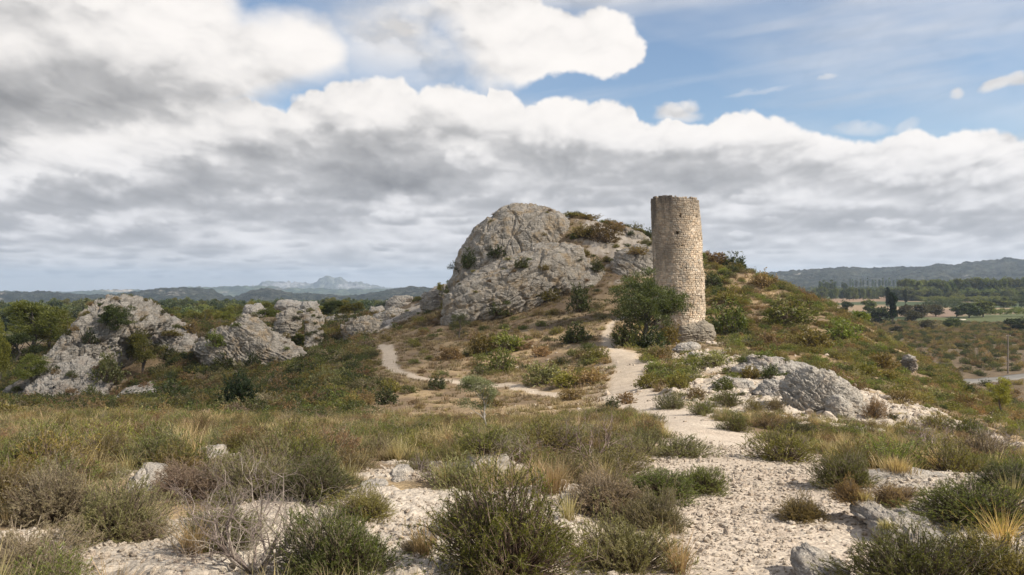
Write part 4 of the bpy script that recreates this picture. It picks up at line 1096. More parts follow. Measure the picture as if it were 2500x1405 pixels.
class Geo:
    def __init__(s):
        s.v = []; s.f3 = []; s.f4 = []; s.c = []; s.l = []; s.n = 0

    def add(s, v, f3=None, f4=None, c=(.1, .1, .1), leaf=1.):
        v = np.asarray(v, np.float32); n = len(v)
        if f3 is not None:
            s.f3.append(np.asarray(f3) + s.n)
        if f4 is not None:
            s.f4.append(np.asarray(f4) + s.n)
        s.v.append(v); s.c.append(np.broadcast_to(np.asarray(c, np.float32), (n, 3))); s.l.append(np.full(n, leaf, np.float32)); s.n += n

    def leaves(s, P, D, L, Wd, c, rs, shape=3, leaf=1.):
        """thin pointed leaves from points P along D"""
        n = len(P); D = unit(D)
        R = unit(np.cross(D, rs.normal(size=(n, 3)))); L = np.broadcast_to(L, (n,))[:, None]; Wd = np.broadcast_to(Wd, (n,))[:, None]
        c = np.broadcast_to(np.asarray(c, np.float32), (n, 3))
        if shape == 3:
            v = np.stack([P - R * Wd / 2, P + R * Wd / 2, P + D * L], 1).reshape(-1, 3)
            s.add(v, f3=np.arange(3 * n).reshape(-1, 3), c=np.repeat(c, 3, 0), leaf=leaf)
        else:
            M = P + D * L * .45
            v = np.stack([P, M - R * Wd / 2, P + D * L, M + R * Wd / 2], 1).reshape(-1, 3)
            s.add(v, f4=np.arange(4 * n).reshape(-1, 4), c=np.repeat(c, 4, 0), leaf=leaf)

    def tubes(s, A, B, ra, rb, c, k=3):
        """tapered k-sided sticks from A to B"""
        A = np.asarray(A, float); B = np.asarray(B, float); n = len(A)
        D = unit(B - A); ref = np.where(np.abs(D[:, 2:3]) > .9, [[1., 0, 0]], [[0, 0, 1.]])
        U = unit(np.cross(D, ref)); V = np.cross(D, U)
        an = np.arange(k) * 2 * math.pi / k
        o = U[:, None] * np.cos(an)[None, :, None] + V[:, None] * np.sin(an)[None, :, None]
        ra = np.broadcast_to(ra, (n,))[:, None, None]; rb = np.broadcast_to(rb, (n,))[:, None, None]
        v = np.concatenate([A[:, None] + o * ra, B[:, None] + o * rb], 1).reshape(-1, 3)
        i = np.arange(k); q = np.stack([i, (i + 1) % k, (i + 1) % k + k, i + k], -1)
        f = (q[None] + (np.arange(n) * 2 * k)[:, None, None]).reshape(-1, 4)
        c = np.asarray(c, np.float32)
        s.add(v, f4=f, c=np.repeat(c, 2 * k, 0) if c.ndim == 2 else c, leaf=0)

    def mesh(s, name, mat=None):
        fs = [np.concatenate(a) for a in (s.f3, s.f4) if a]
        return np_mesh(name, np.concatenate(s.v), fs, mat or M_PLANT, False, col=np.clip(np.concatenate(s.c), 0, 1), attrs={'leaf': np.concatenate(s.l)})


def envelope(D, seed, rough=.28, f=1.7):
    return 1 + rough * fbm(D[:, 0] * f, D[:, 1] * f, D[:, 2] * f, oct=3, seed=seed) * 1.6


def sprig_bush(seed, n=300, k=22, R=.5, H=.55, ln=.028, wd=.005, col=(.075, .105, .035), tip=(.14, .17, .06), low=(.12, .09, .06), stem=(.14, .105, .075), up=.55, t0=.3, rough=.3, stems=None, k_st=3, lean=0., sl=.30, shape=3):
    """many-stemmed dwarf shrub: main stems fan out from the root, short leafy shoots leave them near an uneven dome. Unit: metres"""
    rs = np.random.RandomState(seed); G = Geo(); S = stems or G
    a = rs.uniform(0, 2 * math.pi, n); e = np.arcsin(rs.uniform(.0, 1, n) ** .75)
    D = np.stack([np.cos(a) * np.cos(e), np.sin(a) * np.cos(e), np.sin(e)], -1)
    lump = fbm(D[:, 0] * 3.2, D[:, 1] * 3.2, D[:, 2] * 3.2, oct=2, seed=seed + 50)
    env = envelope(D, seed, rough) * (1 - .42 * rs.uniform(0, 1, n) ** 1.6) * (1 + .22 * lump)
    end = D * np.array([R, R, H]) * env[:, None] + [0, 0, .03 * H]
    wild = rs.uniform(size=n) < .07
    end[wild] *= rs.uniform(1.08, 1.25, (wild.sum(), 1))
    sd = unit(D * [1, 1, .7] + np.array([0, 0, up * 1.1]) + rs.normal(size=(n, 3)) * .42)
    L = sl * (R + H) * .5 * rs.uniform(.6, 1.35, n)
    org = end - sd * L[:, None]; org[:, 2] = np.maximum(org[:, 2], .015)
    mid = (org + end) * .5 + rs.normal(size=(n, 3)) * (.08 * L)[:, None]
    def cur(t):
        t = t[..., None]; return (1 - t) ** 2 * org[:, None] + 2 * t * (1 - t) * mid[:, None] + t * t * end[:, None]
    t = rs.uniform(.02, 1, (n, k)) ** .85
    P = cur(t)
    dt = unit(cur(np.minimum(t + .05, 1.05)) - cur(t - .05))
    dr = unit(dt * (.75 + .3 * up) + rs.normal(size=(n, k, 3)) * .62)
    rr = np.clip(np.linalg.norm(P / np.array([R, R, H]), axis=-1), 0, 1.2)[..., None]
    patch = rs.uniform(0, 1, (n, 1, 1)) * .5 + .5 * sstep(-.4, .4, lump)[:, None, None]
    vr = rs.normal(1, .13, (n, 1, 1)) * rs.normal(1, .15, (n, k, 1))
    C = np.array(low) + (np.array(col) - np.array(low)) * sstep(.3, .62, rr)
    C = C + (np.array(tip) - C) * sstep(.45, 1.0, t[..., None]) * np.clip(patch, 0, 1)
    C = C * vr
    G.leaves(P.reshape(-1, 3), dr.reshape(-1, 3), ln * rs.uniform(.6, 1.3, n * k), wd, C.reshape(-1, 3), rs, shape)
    m = rs.uniform(size=n) < .45
    base = np.stack([np.cos(a), np.sin(a), a * 0], -1) * (R * .12 * rs.uniform(0, 1, n))[:, None]
    A0, B0 = base[m], org[m]; M0 = A0 * .45 + B0 * .55 + rs.normal(size=A0.shape) * .03 * R + [0, 0, -.04 * H]
    st = np.array(stem) * rs.normal(1, .15, (m.sum(), 1)); q = R / .5
    S.tubes(A0, M0, .005 * q, .0038 * q, st, 3); S.tubes(M0, B0, .0038 * q, .0026 * q, st, 3)
    S.tubes(org, end, .0024 * q, .0012 * q, np.array(stem) * rs.normal(1, .15, (n, 1)), 3)
    return G


def twig_bush(seed, n0=9, depth=4, H=.6, spread=.75, r0=.012, c=(.27, .225, .19), kids=(2, 4), leaf=None, lean=0, gn=.72):
    """bare branching bush"""
    rs = np.random.RandomState(seed); G = Geo()
    a = rs.uniform(0, 2 * math.pi, n0); D = unit(np.stack([np.cos(a) * spread + lean, np.sin(a) * spread, np.ones(n0) * .9], -1))
    A = np.stack([np.cos(a), np.sin(a), a * 0], -1) * .05 * H
    L = H * .42 * rs.uniform(.7, 1.2, n0); r = np.full(n0, r0)
    tips = []
    for d in range(depth):
        # each limb bends once on the way
        Bm = A + D * (L * .5)[:, None]; D2 = unit(D + rs.normal(size=D.shape) * .32 + np.array([0, 0, .06])); B = Bm + D2 * (L * .5)[:, None]
        cc = np.array(c) * rs.normal(1, .14, (len(A), 1))
        G.tubes(A, Bm, r, r * .82, cc, 4 if d == 0 else 3); G.tubes(Bm, B, r * .82, r * .62, cc, 4 if d == 0 else 3)
        nk = rs.randint(kids[0], kids[1] + 1, len(A)); idx = np.repeat(np.arange(len(A)), nk)
        f = rs.uniform(.45, 1, len(idx))[:, None]; A2 = Bm[idx] * (1 - f) + B[idx] * f
        D = unit(D2[idx] + rs.normal(size=(len(idx), 3)) * .6 + np.array([0, 0, .12])); A = A2; L = L[idx] * rs.uniform(.55, .9, len(idx)) * gn / .72; r = r[idx] * .55
        if d >= 1:
            tips.append((A2, D))
    if leaf:
        for A2, D2 in tips[-2:]:
            m = rs.uniform(size=len(A2)) < leaf[0]
            q = np.repeat(A2[m], leaf[3], 0) + rs.normal(size=(m.sum() * leaf[3], 3)) * leaf[4]
            G.leaves(q, rs.normal(size=q.shape) + [0, 0, .5], leaf[1], leaf[2], np.array(leaf[5]) * rs.normal(1, .2, (len(q), 1)), rs, 4)
    return G


def grass_tuft(seed, n=160, H=.35, R=.10, wd=.0035, col=(.42, .31, .15), root=(.24, .17, .09), droop=.5, heads=0.):
    rs = np.random.RandomState(seed); G = Geo()
    a = rs.uniform(0, 2 * math.pi, n); q = np.abs(rs.normal(0, .55, n)); o = np.stack([np.cos(a) * R * q, np.sin(a) * R * q, a * 0], -1)
    h = H * rs.uniform(.45, 1.1, n); out = rs.uniform(.1, .75, n) * droop
    D = np.stack([np.cos(a) * out, np.sin(a) * out, np.ones(n)], -1) + rs.normal(size=(n, 3)) * .12
    P0 = o; P1 = o + D * (h * .5)[:, None]; P2 = P1 + (D + np.stack([np.cos(a), np.sin(a), a * 0 - .5], -1) * out[:, None] * .9) * (h * .5)[:, None]
    R_ = unit(np.cross(D, rs.normal(size=(n, 3)))) * wd / 2
    v = np.stack([P0 - R_, P0 + R_, P1 + R_ * .8, P1 - R_ * .8, P2], 1).reshape(-1, 3)
    b = (np.arange(n) * 5)[:, None]
    c = np.array(col) * rs.normal(1, .16, (n, 1)); cr = np.array(root) * rs.normal(1, .1, (n, 1))
    G.add(v, f3=b + np.array([[3, 2, 4]]), f4=b + np.array([[0, 1, 2, 3]]), c=np.stack([cr, cr, c, c, c * 1.1], 1).reshape(-1, 3))
    if heads:
        m = rs.uniform(size=n) < heads
        for j in range(5):
            G.leaves(P2[m] - [0, 0, .012 * j], np.stack([np.cos(a[m]), np.sin(a[m]), np.full(m.sum(), 1.5)], -1) + rs.normal(size=(m.sum(), 3)) * .3, .03, .007, c[m] * 1.15, rs)
    return G


def limb_path(rs, A, B, n=4, wob=.12):
    t = np.linspace(0, 1, n + 1)[:, None]; L = np.linalg.norm(B - A)
    p = A + (B - A) * t + rs.normal(size=(n + 1, 3)) * wob * L * (t * (1 - t) * 2)
    p[:, 2] += L * .10 * (t[:, 0] * (1 - t[:, 0])) * 2
    return p


def tree_geo(seed, H=5, crown=(2, 2, 2), cz=3., trunk_r=.14, lobes=14, clumps=60, per=70, ls=(.14, .05), clump_r=.38, cols=((.05, .075, .02), (.10, .125, .035)), bark=(.12, .10, .08), lean=(0, 0), shape=4, upw=.3, hollow=.5, fork=.25, droop=0, flat=.75, limb_r=.3, dense_low=False):
    """returns (trunk geo, crown geo): a trunk with limbs to every lobe, foliage clumps over the lobes"""
    rs = np.random.RandomState(seed); T = Geo(); C = Geo()
    cr = np.array(crown, float)
    a = rs.uniform(0, 2 * math.pi, lobes); e = rs.uniform(-.75, 1, lobes); e = np.arcsin(e)
    q = rs.uniform(hollow, .82, lobes)
    LC = np.stack([np.cos(a) * np.cos(e), np.sin(a) * np.cos(e), np.sin(e)], -1) * cr * q[:, None] + [lean[0], lean[1], cz]
    LR = rs.uniform(.30, .5, lobes)
    top = np.array([lean[0] * .8, lean[1] * .8, cz + cr[2] * .55])
    tp = limb_path(rs, np.array([0, 0, -.15]), top, 5, .05)
    rr = trunk_r * np.linspace(1.15, .25, 6)
    T.tubes(tp[:-1], tp[1:], rr[:-1], rr[1:], np.array(bark), 7)
    for i in range(lobes):
        hz = np.clip(LC[i, 2] - cr[2] * .9 * rs.uniform(.5, 1), H * fork * .8, top[2] * .8)
        f = (hz + .15) / (top[2] + .15) * 5; j = int(min(f, 4)); S0 = tp[j] + (tp[j + 1] - tp[j]) * (f - j)
        lp = limb_path(rs, S0, LC[i], 4, .10); lr = trunk_r * limb_r * np.linspace(1, .3, 5)
        T.tubes(lp[:-1], lp[1:], lr[:-1], lr[1:], np.array(bark) * rs.uniform(.85, 1.15), 5)
    nc = clumps
    li = rs.randint(0, lobes, nc); d = unit(rs.normal(size=(nc, 3)) + [0, 0, upw])
    cc = LC[li] + d * cr * LR[li][:, None] * rs.uniform(.5, 1.05, (nc, 1)) * [1, 1, flat]
    m = rs.uniform(size=nc) < .45
    for i in np.nonzero(m)[0]:
        lp = limb_path(rs, LC[li[i]], cc[i], 2, .1); T.tubes(lp[:-1], lp[1:], trunk_r * .09, trunk_r * .05, np.array(bark), 3)
    ck = rs.uniform(0, 1, nc)
    n = nc * per; ci = np.repeat(np.arange(nc), per)
    dd = unit(rs.normal(size=(n, 3))); rad_ = rs.uniform(0, 1, n) ** .5
    sc = clump_r * rs.uniform(.6, 1.3, nc)[ci]
    P = cc[ci] + dd * (rad_ * sc)[:, None] * [1, 1, .6]
    P[:, 2] -= droop * rad_ * sc
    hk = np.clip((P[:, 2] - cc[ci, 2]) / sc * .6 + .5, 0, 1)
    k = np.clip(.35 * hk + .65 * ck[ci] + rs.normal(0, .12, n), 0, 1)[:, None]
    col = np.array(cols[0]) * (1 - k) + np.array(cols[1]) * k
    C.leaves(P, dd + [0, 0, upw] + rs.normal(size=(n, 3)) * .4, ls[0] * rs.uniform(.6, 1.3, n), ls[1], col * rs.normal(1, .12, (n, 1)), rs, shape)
    return T, C


PROTO_SETS = {}


def proto_collection(name, geos):
    """prototypes kept in a collection of their own, not linked to the scene"""
    c = bpy.data.collections.new(name); PROTO_SETS[name] = c
    for i, g in enumerate(geos):
        me = g if isinstance(g, bpy.types.Mesh) else g.mesh('%s_%02d' % (name, i))
        o = bpy.data.objects.new('%s_%02d' % (name, i), me); c.objects.link(o)
    return c


def scatter(name, pts, scl, idx, coll, label, kind='stuff', tilt=.12, sz=None, up=None):
    n = len(pts); rs = np.random.RandomState(len(pts) + 11)
    me = bpy.data.meshes.new(name); me.vertices.add(n); me.vertices.foreach_set('co', np.ascontiguousarray(pts, np.float32).ravel())
    def at(k, t, d, key='value'):
        a = me.attributes.new(k, t, 'POINT'); a.data.foreach_set(key, np.ascontiguousarray(d).ravel())
    at('pick', 'INT', idx.astype(np.int32))
    s = np.stack([scl, scl, scl * (1 if sz is None else sz)], -1).astype(np.float32)
    at('size', 'FLOAT_VECTOR', s, 'vector')
    r = np.stack([rs.normal(0, tilt, n), rs.normal(0, tilt, n), rs.uniform(0, 2 * math.pi, n)], -1).astype(np.float32)
    at('turn', 'FLOAT_VECTOR', r, 'vector')
    o = link(name, me)
    ng = bpy.data.node_groups.new(name + '_scatter', 'GeometryNodeTree')
    ng.interface.new_socket('Geometry', in_out='INPUT', socket_type='NodeSocketGeometry'); ng.interface.new_socket('Geometry', in_out='OUTPUT', socket_type='NodeSocketGeometry')
    N = ng.nodes; gi = N.new('NodeGroupInput'); go = N.new('NodeGroupOutput'); ip = N.new('GeometryNodeInstanceOnPoints'); ci = N.new('GeometryNodeCollectionInfo')
    ci.inputs[0].default_value = coll; ci.inputs['Separate Children'].default_value = True; ci.inputs['Reset Children'].default_value = True
    ip.inputs['Pick Instance'].default_value = True
    def na(k, t):
        a = N.new('GeometryNodeInputNamedAttribute'); a.data_type = t; a.inputs[0].default_value = k
        return [x for x in a.outputs if x.enabled and x.name == 'Attribute'][0]
    er = N.new('FunctionNodeEulerToRotation')
    L = ng.links
    L.new(gi.outputs[0], ip.inputs['Points']); L.new(ci.outputs[0], ip.inputs['Instance']); L.new(na('pick', 'INT'), ip.inputs['Instance Index'])
    L.new(na('turn', 'FLOAT_VECTOR'), er.inputs[0]); L.new(er.outputs[0], ip.inputs['Rotation']); L.new(na('size', 'FLOAT_VECTOR'), ip.inputs['Scale'])
    L.new(ip.outputs[0], go.inputs[0])
    md = o.modifiers.new('scatter', 'NODES'); md.node_group = ng
    props(o, label, None, None, kind)
    return o


# colour ways of the low shrubs: leaf, young tip, lower leaf
WAYS = {
    'green': ((.120, .140, .026), (.255, .265, .055), (.16, .115, .05)),
    'grey': ((.195, .185, .075), (.330, .290, .135), (.21, .155, .09)),
    'olive': ((.200, .172, .038), (.335, .270, .068), (.19, .13, .06)),
    'brown': ((.255, .170, .075), (.350, .250, .110), (.18, .12, .065)),
    'twiggy': ((.270, .205, .140), (.38, .30, .20), (.20, .145, .10)),
    'dark': ((.062, .076, .020), (.135, .150, .034), (.075, .058, .03)),
    'russet': ((.260, .165, .060), (.350, .230, .085), (.17, .11, .05)),
    'bright': ((.155, .175, .030), (.320, .325, .055), (.13, .105, .04)),
}
# ---------------------------------------------------------------- low shrubs: prototypes and the uncounted scrub
def way(k):
    a, b, c = WAYS[k]; return dict(col=a, tip=b, low=c)


def mk(k, seed, lod):
    w = way(k)
    up = {'green': .55, 'grey': .8, 'bright': .45, 'olive': .5, 'brown': .4, 'twiggy': .3, 'dark': .2, 'russet': .4}[k]
    if lod == 1:
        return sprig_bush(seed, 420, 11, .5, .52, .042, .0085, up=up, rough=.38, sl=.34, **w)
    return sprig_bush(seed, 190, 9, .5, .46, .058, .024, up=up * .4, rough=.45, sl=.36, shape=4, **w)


WAY_KEYS = ['green', 'grey', 'olive', 'brown', 'twiggy', 'dark', 'russet', 'bright']
mid_geo = [mk(k, 900 + i * 7 + j, 1) for i, k in enumerate(WAY_KEYS) for j in range(2)]
far_geo = [mk(k, 960 + i * 7 + j, 2) for i, k in enumerate(WAY_KEYS) for j in range(2)]
C_MID = proto_collection('scrub_mid', mid_geo); C_FAR = proto_collection('scrub_far', far_geo)
C_TUFT = proto_collection('tuft', [grass_tuft(1, 90, .30, .09, .006, (.42, .335, .19)), grass_tuft(2, 110, .24, .12, .006, (.38, .30, .17)), grass_tuft(3, 70, .38, .07, .006, (.48, .37, .20)), grass_tuft(4, 90, .2, .13, .007, (.25, .21, .11)),
                                   grass_tuft(5, 40, .30, .3, .028, (.33, .245, .15), droop=.9), grass_tuft(6, 40, .26, .34, .028, (.38, .29, .175), droop=.9), grass_tuft(7, 40, .3, .3, .028, (.20, .15, .09), droop=.8)])


def stone_mesh(seed, flat=.6, rough=.28):
    import bmesh
    bm = bmesh.new(); bmesh.ops.create_icosphere(bm, subdivisions=1, radius=.5)
    rs = np.random.RandomState(seed); P = np.array([v.co[:] for v in bm.verts]); s = np.array([1, rs.uniform(.6, .95), flat * rs.uniform(.7, 1.2)])
    # cut with a few random planes for facets
    for _ in range(6):
        n = unit(rs.normal(size=3)); d = rs.uniform(.26, .42); t = P @ n - d; P = P - np.clip(t, 0, None)[:, None] * n
    P = P * s * (1 + rs.normal(0, rough * .2, (len(P), 1)))
    F = np.array([[v.index for v in f.verts] for f in bm.faces]); bm.free()
    return P, F


M_STONE = rock_material('loose_limestone', (.57, .485, .395), (.30, .25, .20), (.52, .40, .30), 14., .35, .3)
C_STONE = proto_collection('pebble', [np_mesh('pebble_%d' % i, *stone_mesh(40 + i), M_STONE, False) for i in range(7)])


def candidates(n, t0, t1, r0, r1, seed):
    """random ground points, uniform per unit of area"""
    rs = np.random.RandomState(seed)
    t = rs.uniform(rad(t0), rad(t1), n); r = np.sqrt(rs.uniform(r0 * r0, r1 * r1, n))
    return r * np.sin(t), r * np.cos(t), r, rs


def proj(x, y, z):
    return 1250 + F0 * x / y, HY - F0 * (z - CAM_Z) / y


bpy.context.view_layer.update()
DG = bpy.context.evaluated_depsgraph_get()


def drop(x, y, top=40):
    """the surface straight below: height, steepness, object name"""
    ok, loc, nrm, idx, ob, mw = SC.ray_cast(DG, Vector((x, y, top)), Vector((0, 0, -1)))
    while ok and ob.name.startswith('haze'):
        ok, loc, nrm, idx, ob, mw = SC.ray_cast(DG, loc - Vector((0, 0, .01)), Vector((0, 0, -1)))
    return (loc.z, nrm.z, ob.name) if ok else (None, 0, '')


KEEP_CLEAR = []
OPEN_PATCHES = [(1180, 1130, .5), (1190, 1160, .45), (510, 1108, .5), (515, 1130, .4), (955, 1155, .35), (980, 1172, .3), (905, 1195, .4), (355, 1180, .45), (385, 1225, .4), (1390, 1225, .3), (330, 1350, .55), (230, 1350, .4), (430, 1370, .4), (330, 1395, .4),
                (900, 1275, .5), (800, 1280, .35), (1000, 1260, .5), (1060, 1290, .4), (1100, 1340, .35), (1050, 1390, .3), (1000, 1215, .4), (900, 1340, .3), (2250, 1185, .9), (2120, 1165, .6), (2380, 1180, .8), (2480, 1180, .5), (2180, 1300, .5), (2080, 1330, .5), (2330, 1345, .35),
                (2060, 1270, .5), (1980, 1320, .4), (1960, 1390, .3), (1470, 1140, .3), (1380, 1160, .3)]


def pick_way(rs, weights, n):
    k = list(weights); p = np.array([weights[a] for a in k], float); p /= p.sum()
    w = rs.choice([WAY_KEYS.index(a) for a in k], n, p=p)
    return w * 2 + rs.randint(0, 2, n)


def clear_of(x, y):
    m = np.ones(len(x), bool)
    for cx, cy, cr in KEEP_CLEAR:
        m &= np.hypot(x - cx, y - cy) > cr
    return m


def foreground_scrub():
    x, y, r, rs = candidates(6800, -49, 49, 3.2, 26, 601)
    path = g_sample(G_PATH, x, y); rock = g_sample(G_ROCK, x, y)
    PX = 1250 + F0 * x / y; z = g_z(x, y); PY = HY - F0 * (z - CAM_Z) / y
    n = fbm(x / 1.6, y / 1.6, oct=3, seed=611)
    dens = np.where(PX < 1700, 1., .85) * sstep(-.55, -.1, n + .35 * sstep(6, 12, r))
    dens *= sstep(8.0, 5.5, r) * -.35 + 1
    gravel = (rock > .25); dens = np.where(gravel, .04, dens)
    dens *= 1 - .45 * sstep(.15, .5, fbm(x / .8, y / .8, oct=2, seed=617))
    # margins of the path keep clear
    d = poly_sd(x, y, PATH_A, closed=False)
    wd = np.interp(y, [4, 10, 14, 20, 30, 60], [1.35, 1.15, .95, .9, 1.0, .6])
    m = (rs.uniform(size=len(x)) < dens * .60) & (path < .12) & (d > wd * .95) & clear_of(x, y)
    x, y, r, z, PX, n = [a[m] for a in (x, y, r, z, PX, n)]
    sc = (.34 + .56 * rs.uniform(0, 1, len(x)) ** 1.6) * (1 - .22 * sstep(9, 15, r)) * np.where((PX > 1780) & (r > 11), .78, 1) * (.55 + .45 * sstep(4.5, 6.5, r))
    idx = np.zeros(len(x), int)
    zone = vnoise(x / 2.4, y / 2.4, seed=613) * .9 + rs.normal(0, .35, len(x))
    A = dict(green=3, bright=2.2, grey=1.4, olive=2.2); B = dict(grey=2.2, twiggy=.8, brown=1.0, green=1.8, olive=2.2, bright=.8); Cc = dict(russet=2, brown=2.5, olive=2.0, grey=1.5, green=.8)
    ia, ib, ic = pick_way(rs, A, len(x)), pick_way(rs, B, len(x)), pick_way(rs, Cc, len(x))
    idx = np.where(zone > .1, ia, ib)
    farz = (sstep(9.5, 17, r) * .75 > rs.uniform(size=len(x)))
    idx = np.where(farz, ic, idx)
    scatter('scrub_carpet', np.stack([x, y, z - .03], -1), sc, idx, C_MID, 'low mixed heath and rosemary scrub carpeting the foreground', sz=rs.uniform(.75, 1.15, len(x)))
    # dry grass between
    x, y, r, rs = candidates(21500, -49, 49, 3.6, 26, 621)
    path = g_sample(G_PATH, x, y); rock = g_sample(G_ROCK, x, y); n = fbm(x / 1.1, y / 1.1, oct=3, seed=623)
    m = (path < .25) & (rs.uniform(size=len(x)) < np.where(rock > .4, .12, .85) * np.where((x > .27 * y) & (r > 9), .45, 1) * sstep(-.25, .25, n)) & clear_of(x, y)
    x, y = x[m], y[m]
    scatter('dry_grass', np.stack([x, y, g_z(x, y) - .01], -1), rs.uniform(.45, 1.05, len(x)), rs.randint(0, 4, len(x)), C_TUFT, 'dry yellow grass growing between the foreground shrubs')


def gravel():
    x, y, r, rs = candidates(165000, -45, 45, 3.4, 15, 631)
    path = g_sample(G_PATH, x, y); rock = g_sample(G_ROCK, x, y)
    m = rs.uniform(size=len(x)) < np.clip(np.maximum(path * .9, rock * .75), .03, 1) * sstep(17, 7, r) * (.55 + .6 * fbm(x * 1.2, y * 1.2, oct=3, seed=633))
    x, y, r = x[m], y[m], r[m]
    s = np.exp(rs.normal(-4.0, .48, len(x))) * (1 + .05 * r); s = np.clip(s, .010, .10)
    scatter('gravel', np.stack([x, y, g_z(x, y) + s * .12], -1), s, rs.randint(0, 7, len(x)), C_STONE, 'loose angular limestone gravel on the path and bare ground', tilt=.5)
    x, y, r, rs = candidates(42000, -12, 34, 17, 75, 641)
    path = g_sample(G_PATH, x, y); rock = g_sample(G_ROCK, x, y)
    m = rs.uniform(size=len(x)) < rock * .5 + .012 * (x > 0)
    x, y, r = x[m], y[m], r[m]
    s = np.clip(np.exp(rs.normal(-2.0, .55, len(x))), .05, .7) * (.6 + r / 70)
    scatter('rubble', np.stack([x, y, g_z(x, y) + s * .05], -1), s, rs.randint(0, 7, len(x)), C_STONE, 'broken limestone rubble strewn over the rocky slope right of the path', tilt=.4)


def slope_scrub():
    pts, sc, idx, sz = [], [], [], []
    x, y, r, rs = candidates(19000, -45, 48, 21, 150, 651)
    path = g_sample(G_PATH, x, y); rock = g_sample(G_ROCK, x, y); z = g_z(x, y); PX, PY = proj(x, y, z)
    n = fbm(x / 6., y / 6., oct=4, seed=653); n2 = fbm(x / 2.2, y / 2.2, oct=3, seed=655)
    mid = (PX > 900) & (PX < 1560) & (y > 30)
    right = (PX >= 1560)
    left = (PX <= 900)
    dens = np.zeros(len(x))
    dens = np.where(mid, .07 + .35 * sstep(.15, .5, n), dens)
    dens = np.where(mid & (y > 90), .12, dens)
    dens = np.where(right, .85 * sstep(-.5, -.05, n + .15), dens)
    dens = np.where(left, .95 * sstep(-.6, -.2, n + .1), dens)
    dens = np.where((y < 34), np.maximum(dens, .75 * sstep(-.3, .2, n2 + .2)), dens)
    dens = np.where((PX > 950) & (PX < 1570) & (y < 52) & (y > 27), .05, dens)
    dens = np.where(rock > .45, np.where(right, .30, .15), dens)
    d = np.minimum(poly_sd(x, y, PATH_A, closed=False) - 1.0, poly_sd(x, y, PATH_B, closed=False) - .55)
    m = (rs.uniform(size=len(x)) < dens) & (path < .15) & (d > 0.15) & clear_of(x, y)
    # keep line of sight to the tower pedestal
    m &= ~((PX > 1620) & (PX < 1760) & (y > 58) & (y < 79))
    x, y, z, PX, PY, left, right, mid, n, rock = [a[m] for a in (x, y, z, PX, PY, left, right, mid, n, rock)]
    N = len(x)
    wl = pick_way(rs, dict(dark=2.2, brown=1.8, olive=1.3, twiggy=.4, green=1.3, grey=.5), N); wr = pick_way(rs, dict(olive=3.4, green=2.6, brown=1.6, russet=.35, grey=1.8, dark=.9, bright=1.1), N); wm = pick_way(rs, dict(brown=1.6, olive=1.6, green=1.0, dark=.5, grey=.8), N)
    w = np.where(left, wl, np.where(right, wr, wm))
    s = rs.uniform(.5, 1.3, N) * np.where(y < 37, .55, 1) * np.where(left, 1.4, 1.) * np.where(rock > .45, .6, 1) * (1 + (y - 20) / 160)
    keep = np.zeros(N, bool); zz = np.zeros(N)
    for i in range(N):
        h, nz, nm = drop(x[i], y[i])
        if h is None:
            continue
        if nm.startswith(('round_tower', 'stone', 'rubble')):
            continue
        if nm != 'ground' and (nz < .5 or rs.uniform() > .5):
            continue
        keep[i] = True; zz[i] = h
        if nm != 'ground':
            s[i] *= .6
    scatter('slope_scrub', np.stack([x, y, zz - .05 * s], -1)[keep], s[keep], w[keep], C_FAR, 'low scrub covering the slopes, ridge and left valley', sz=rs.uniform(.7, 1.1, N)[keep])
    # dry turf on the slopes
    x, y, r, rs = candidates(60000, -22, 45, 20, 118, 661)
    path = g_sample(G_PATH, x, y); rock = g_sample(G_ROCK, x, y); z = g_z(x, y); n2 = fbm(x / 3, y / 3, oct=3, seed=663)
    m = (path < .3) & (rs.uniform(size=len(x)) < np.where(rock > .5, .06, .5) * (.5 + n2)) & (poly_sd(x, y, PATH_B, closed=False) > .5)
    x, y, z = x[m], y[m], z[m]
    lf = (x < -.2 * y)
    scatter('slope_grass', np.stack([x, y, z - .02], -1), rs.uniform(.5, 1.25, len(x)) * (.6 + y / 160), np.where(lf, 6, rs.randint(4, 7, len(x))), C_TUFT, 'dry brown grass on the hill slopes')
# ---------------------------------------------------------------- shrubs placed one by one
def on_ground(px, py, Y=None):
    """where the sight line through photograph position px, py meets the ground or a rock"""
    if Y is not None:
        x = (px - 1250) / F0 * Y
        h = drop(x, Y)[0]
        return np.array([x, Y, h if h is not None else g_z(x, Y)])
    d = Vector(((px - 1250) / F0, 1, -(py - HY) / F0)).normalized(); o = Vector((0, 0, CAM_Z))
    for _ in range(12):
        ok, loc, nrm, idx, ob, mw = SC.ray_cast(DG, o, d)
        if not ok:
            break
        if ob.name.startswith('haze'):
            o = loc + d * .01; continue
        return np.array(loc[:])
    return np.array([(px - 1250) / F0 * 100, 100, -5.])


MESHES = {}


def shrub_meshes(k, v, lod):
    key = (k, v, lod)
    if key not in MESHES:
        st = Geo()
        w = way(k); sd = 1000 + 31 * WAY_KEYS.index(k) + v + 7 * lod
        up = {'green': .55, 'grey': .85, 'bright': .45, 'olive': .5, 'brown': .45, 'twiggy': .4, 'dark': .2, 'russet': .4}[k]
        P = {0: (1500, 22, .026, .0046), 1: (620, 13, .040, .008), 2: (220, 9, .075, .030)}[lod]
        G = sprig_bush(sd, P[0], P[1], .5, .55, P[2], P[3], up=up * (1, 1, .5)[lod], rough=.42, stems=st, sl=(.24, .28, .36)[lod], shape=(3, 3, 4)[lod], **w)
        MESHES[key] = (G.mesh('foliage'), st.mesh('stems'))
    return MESHES[key]


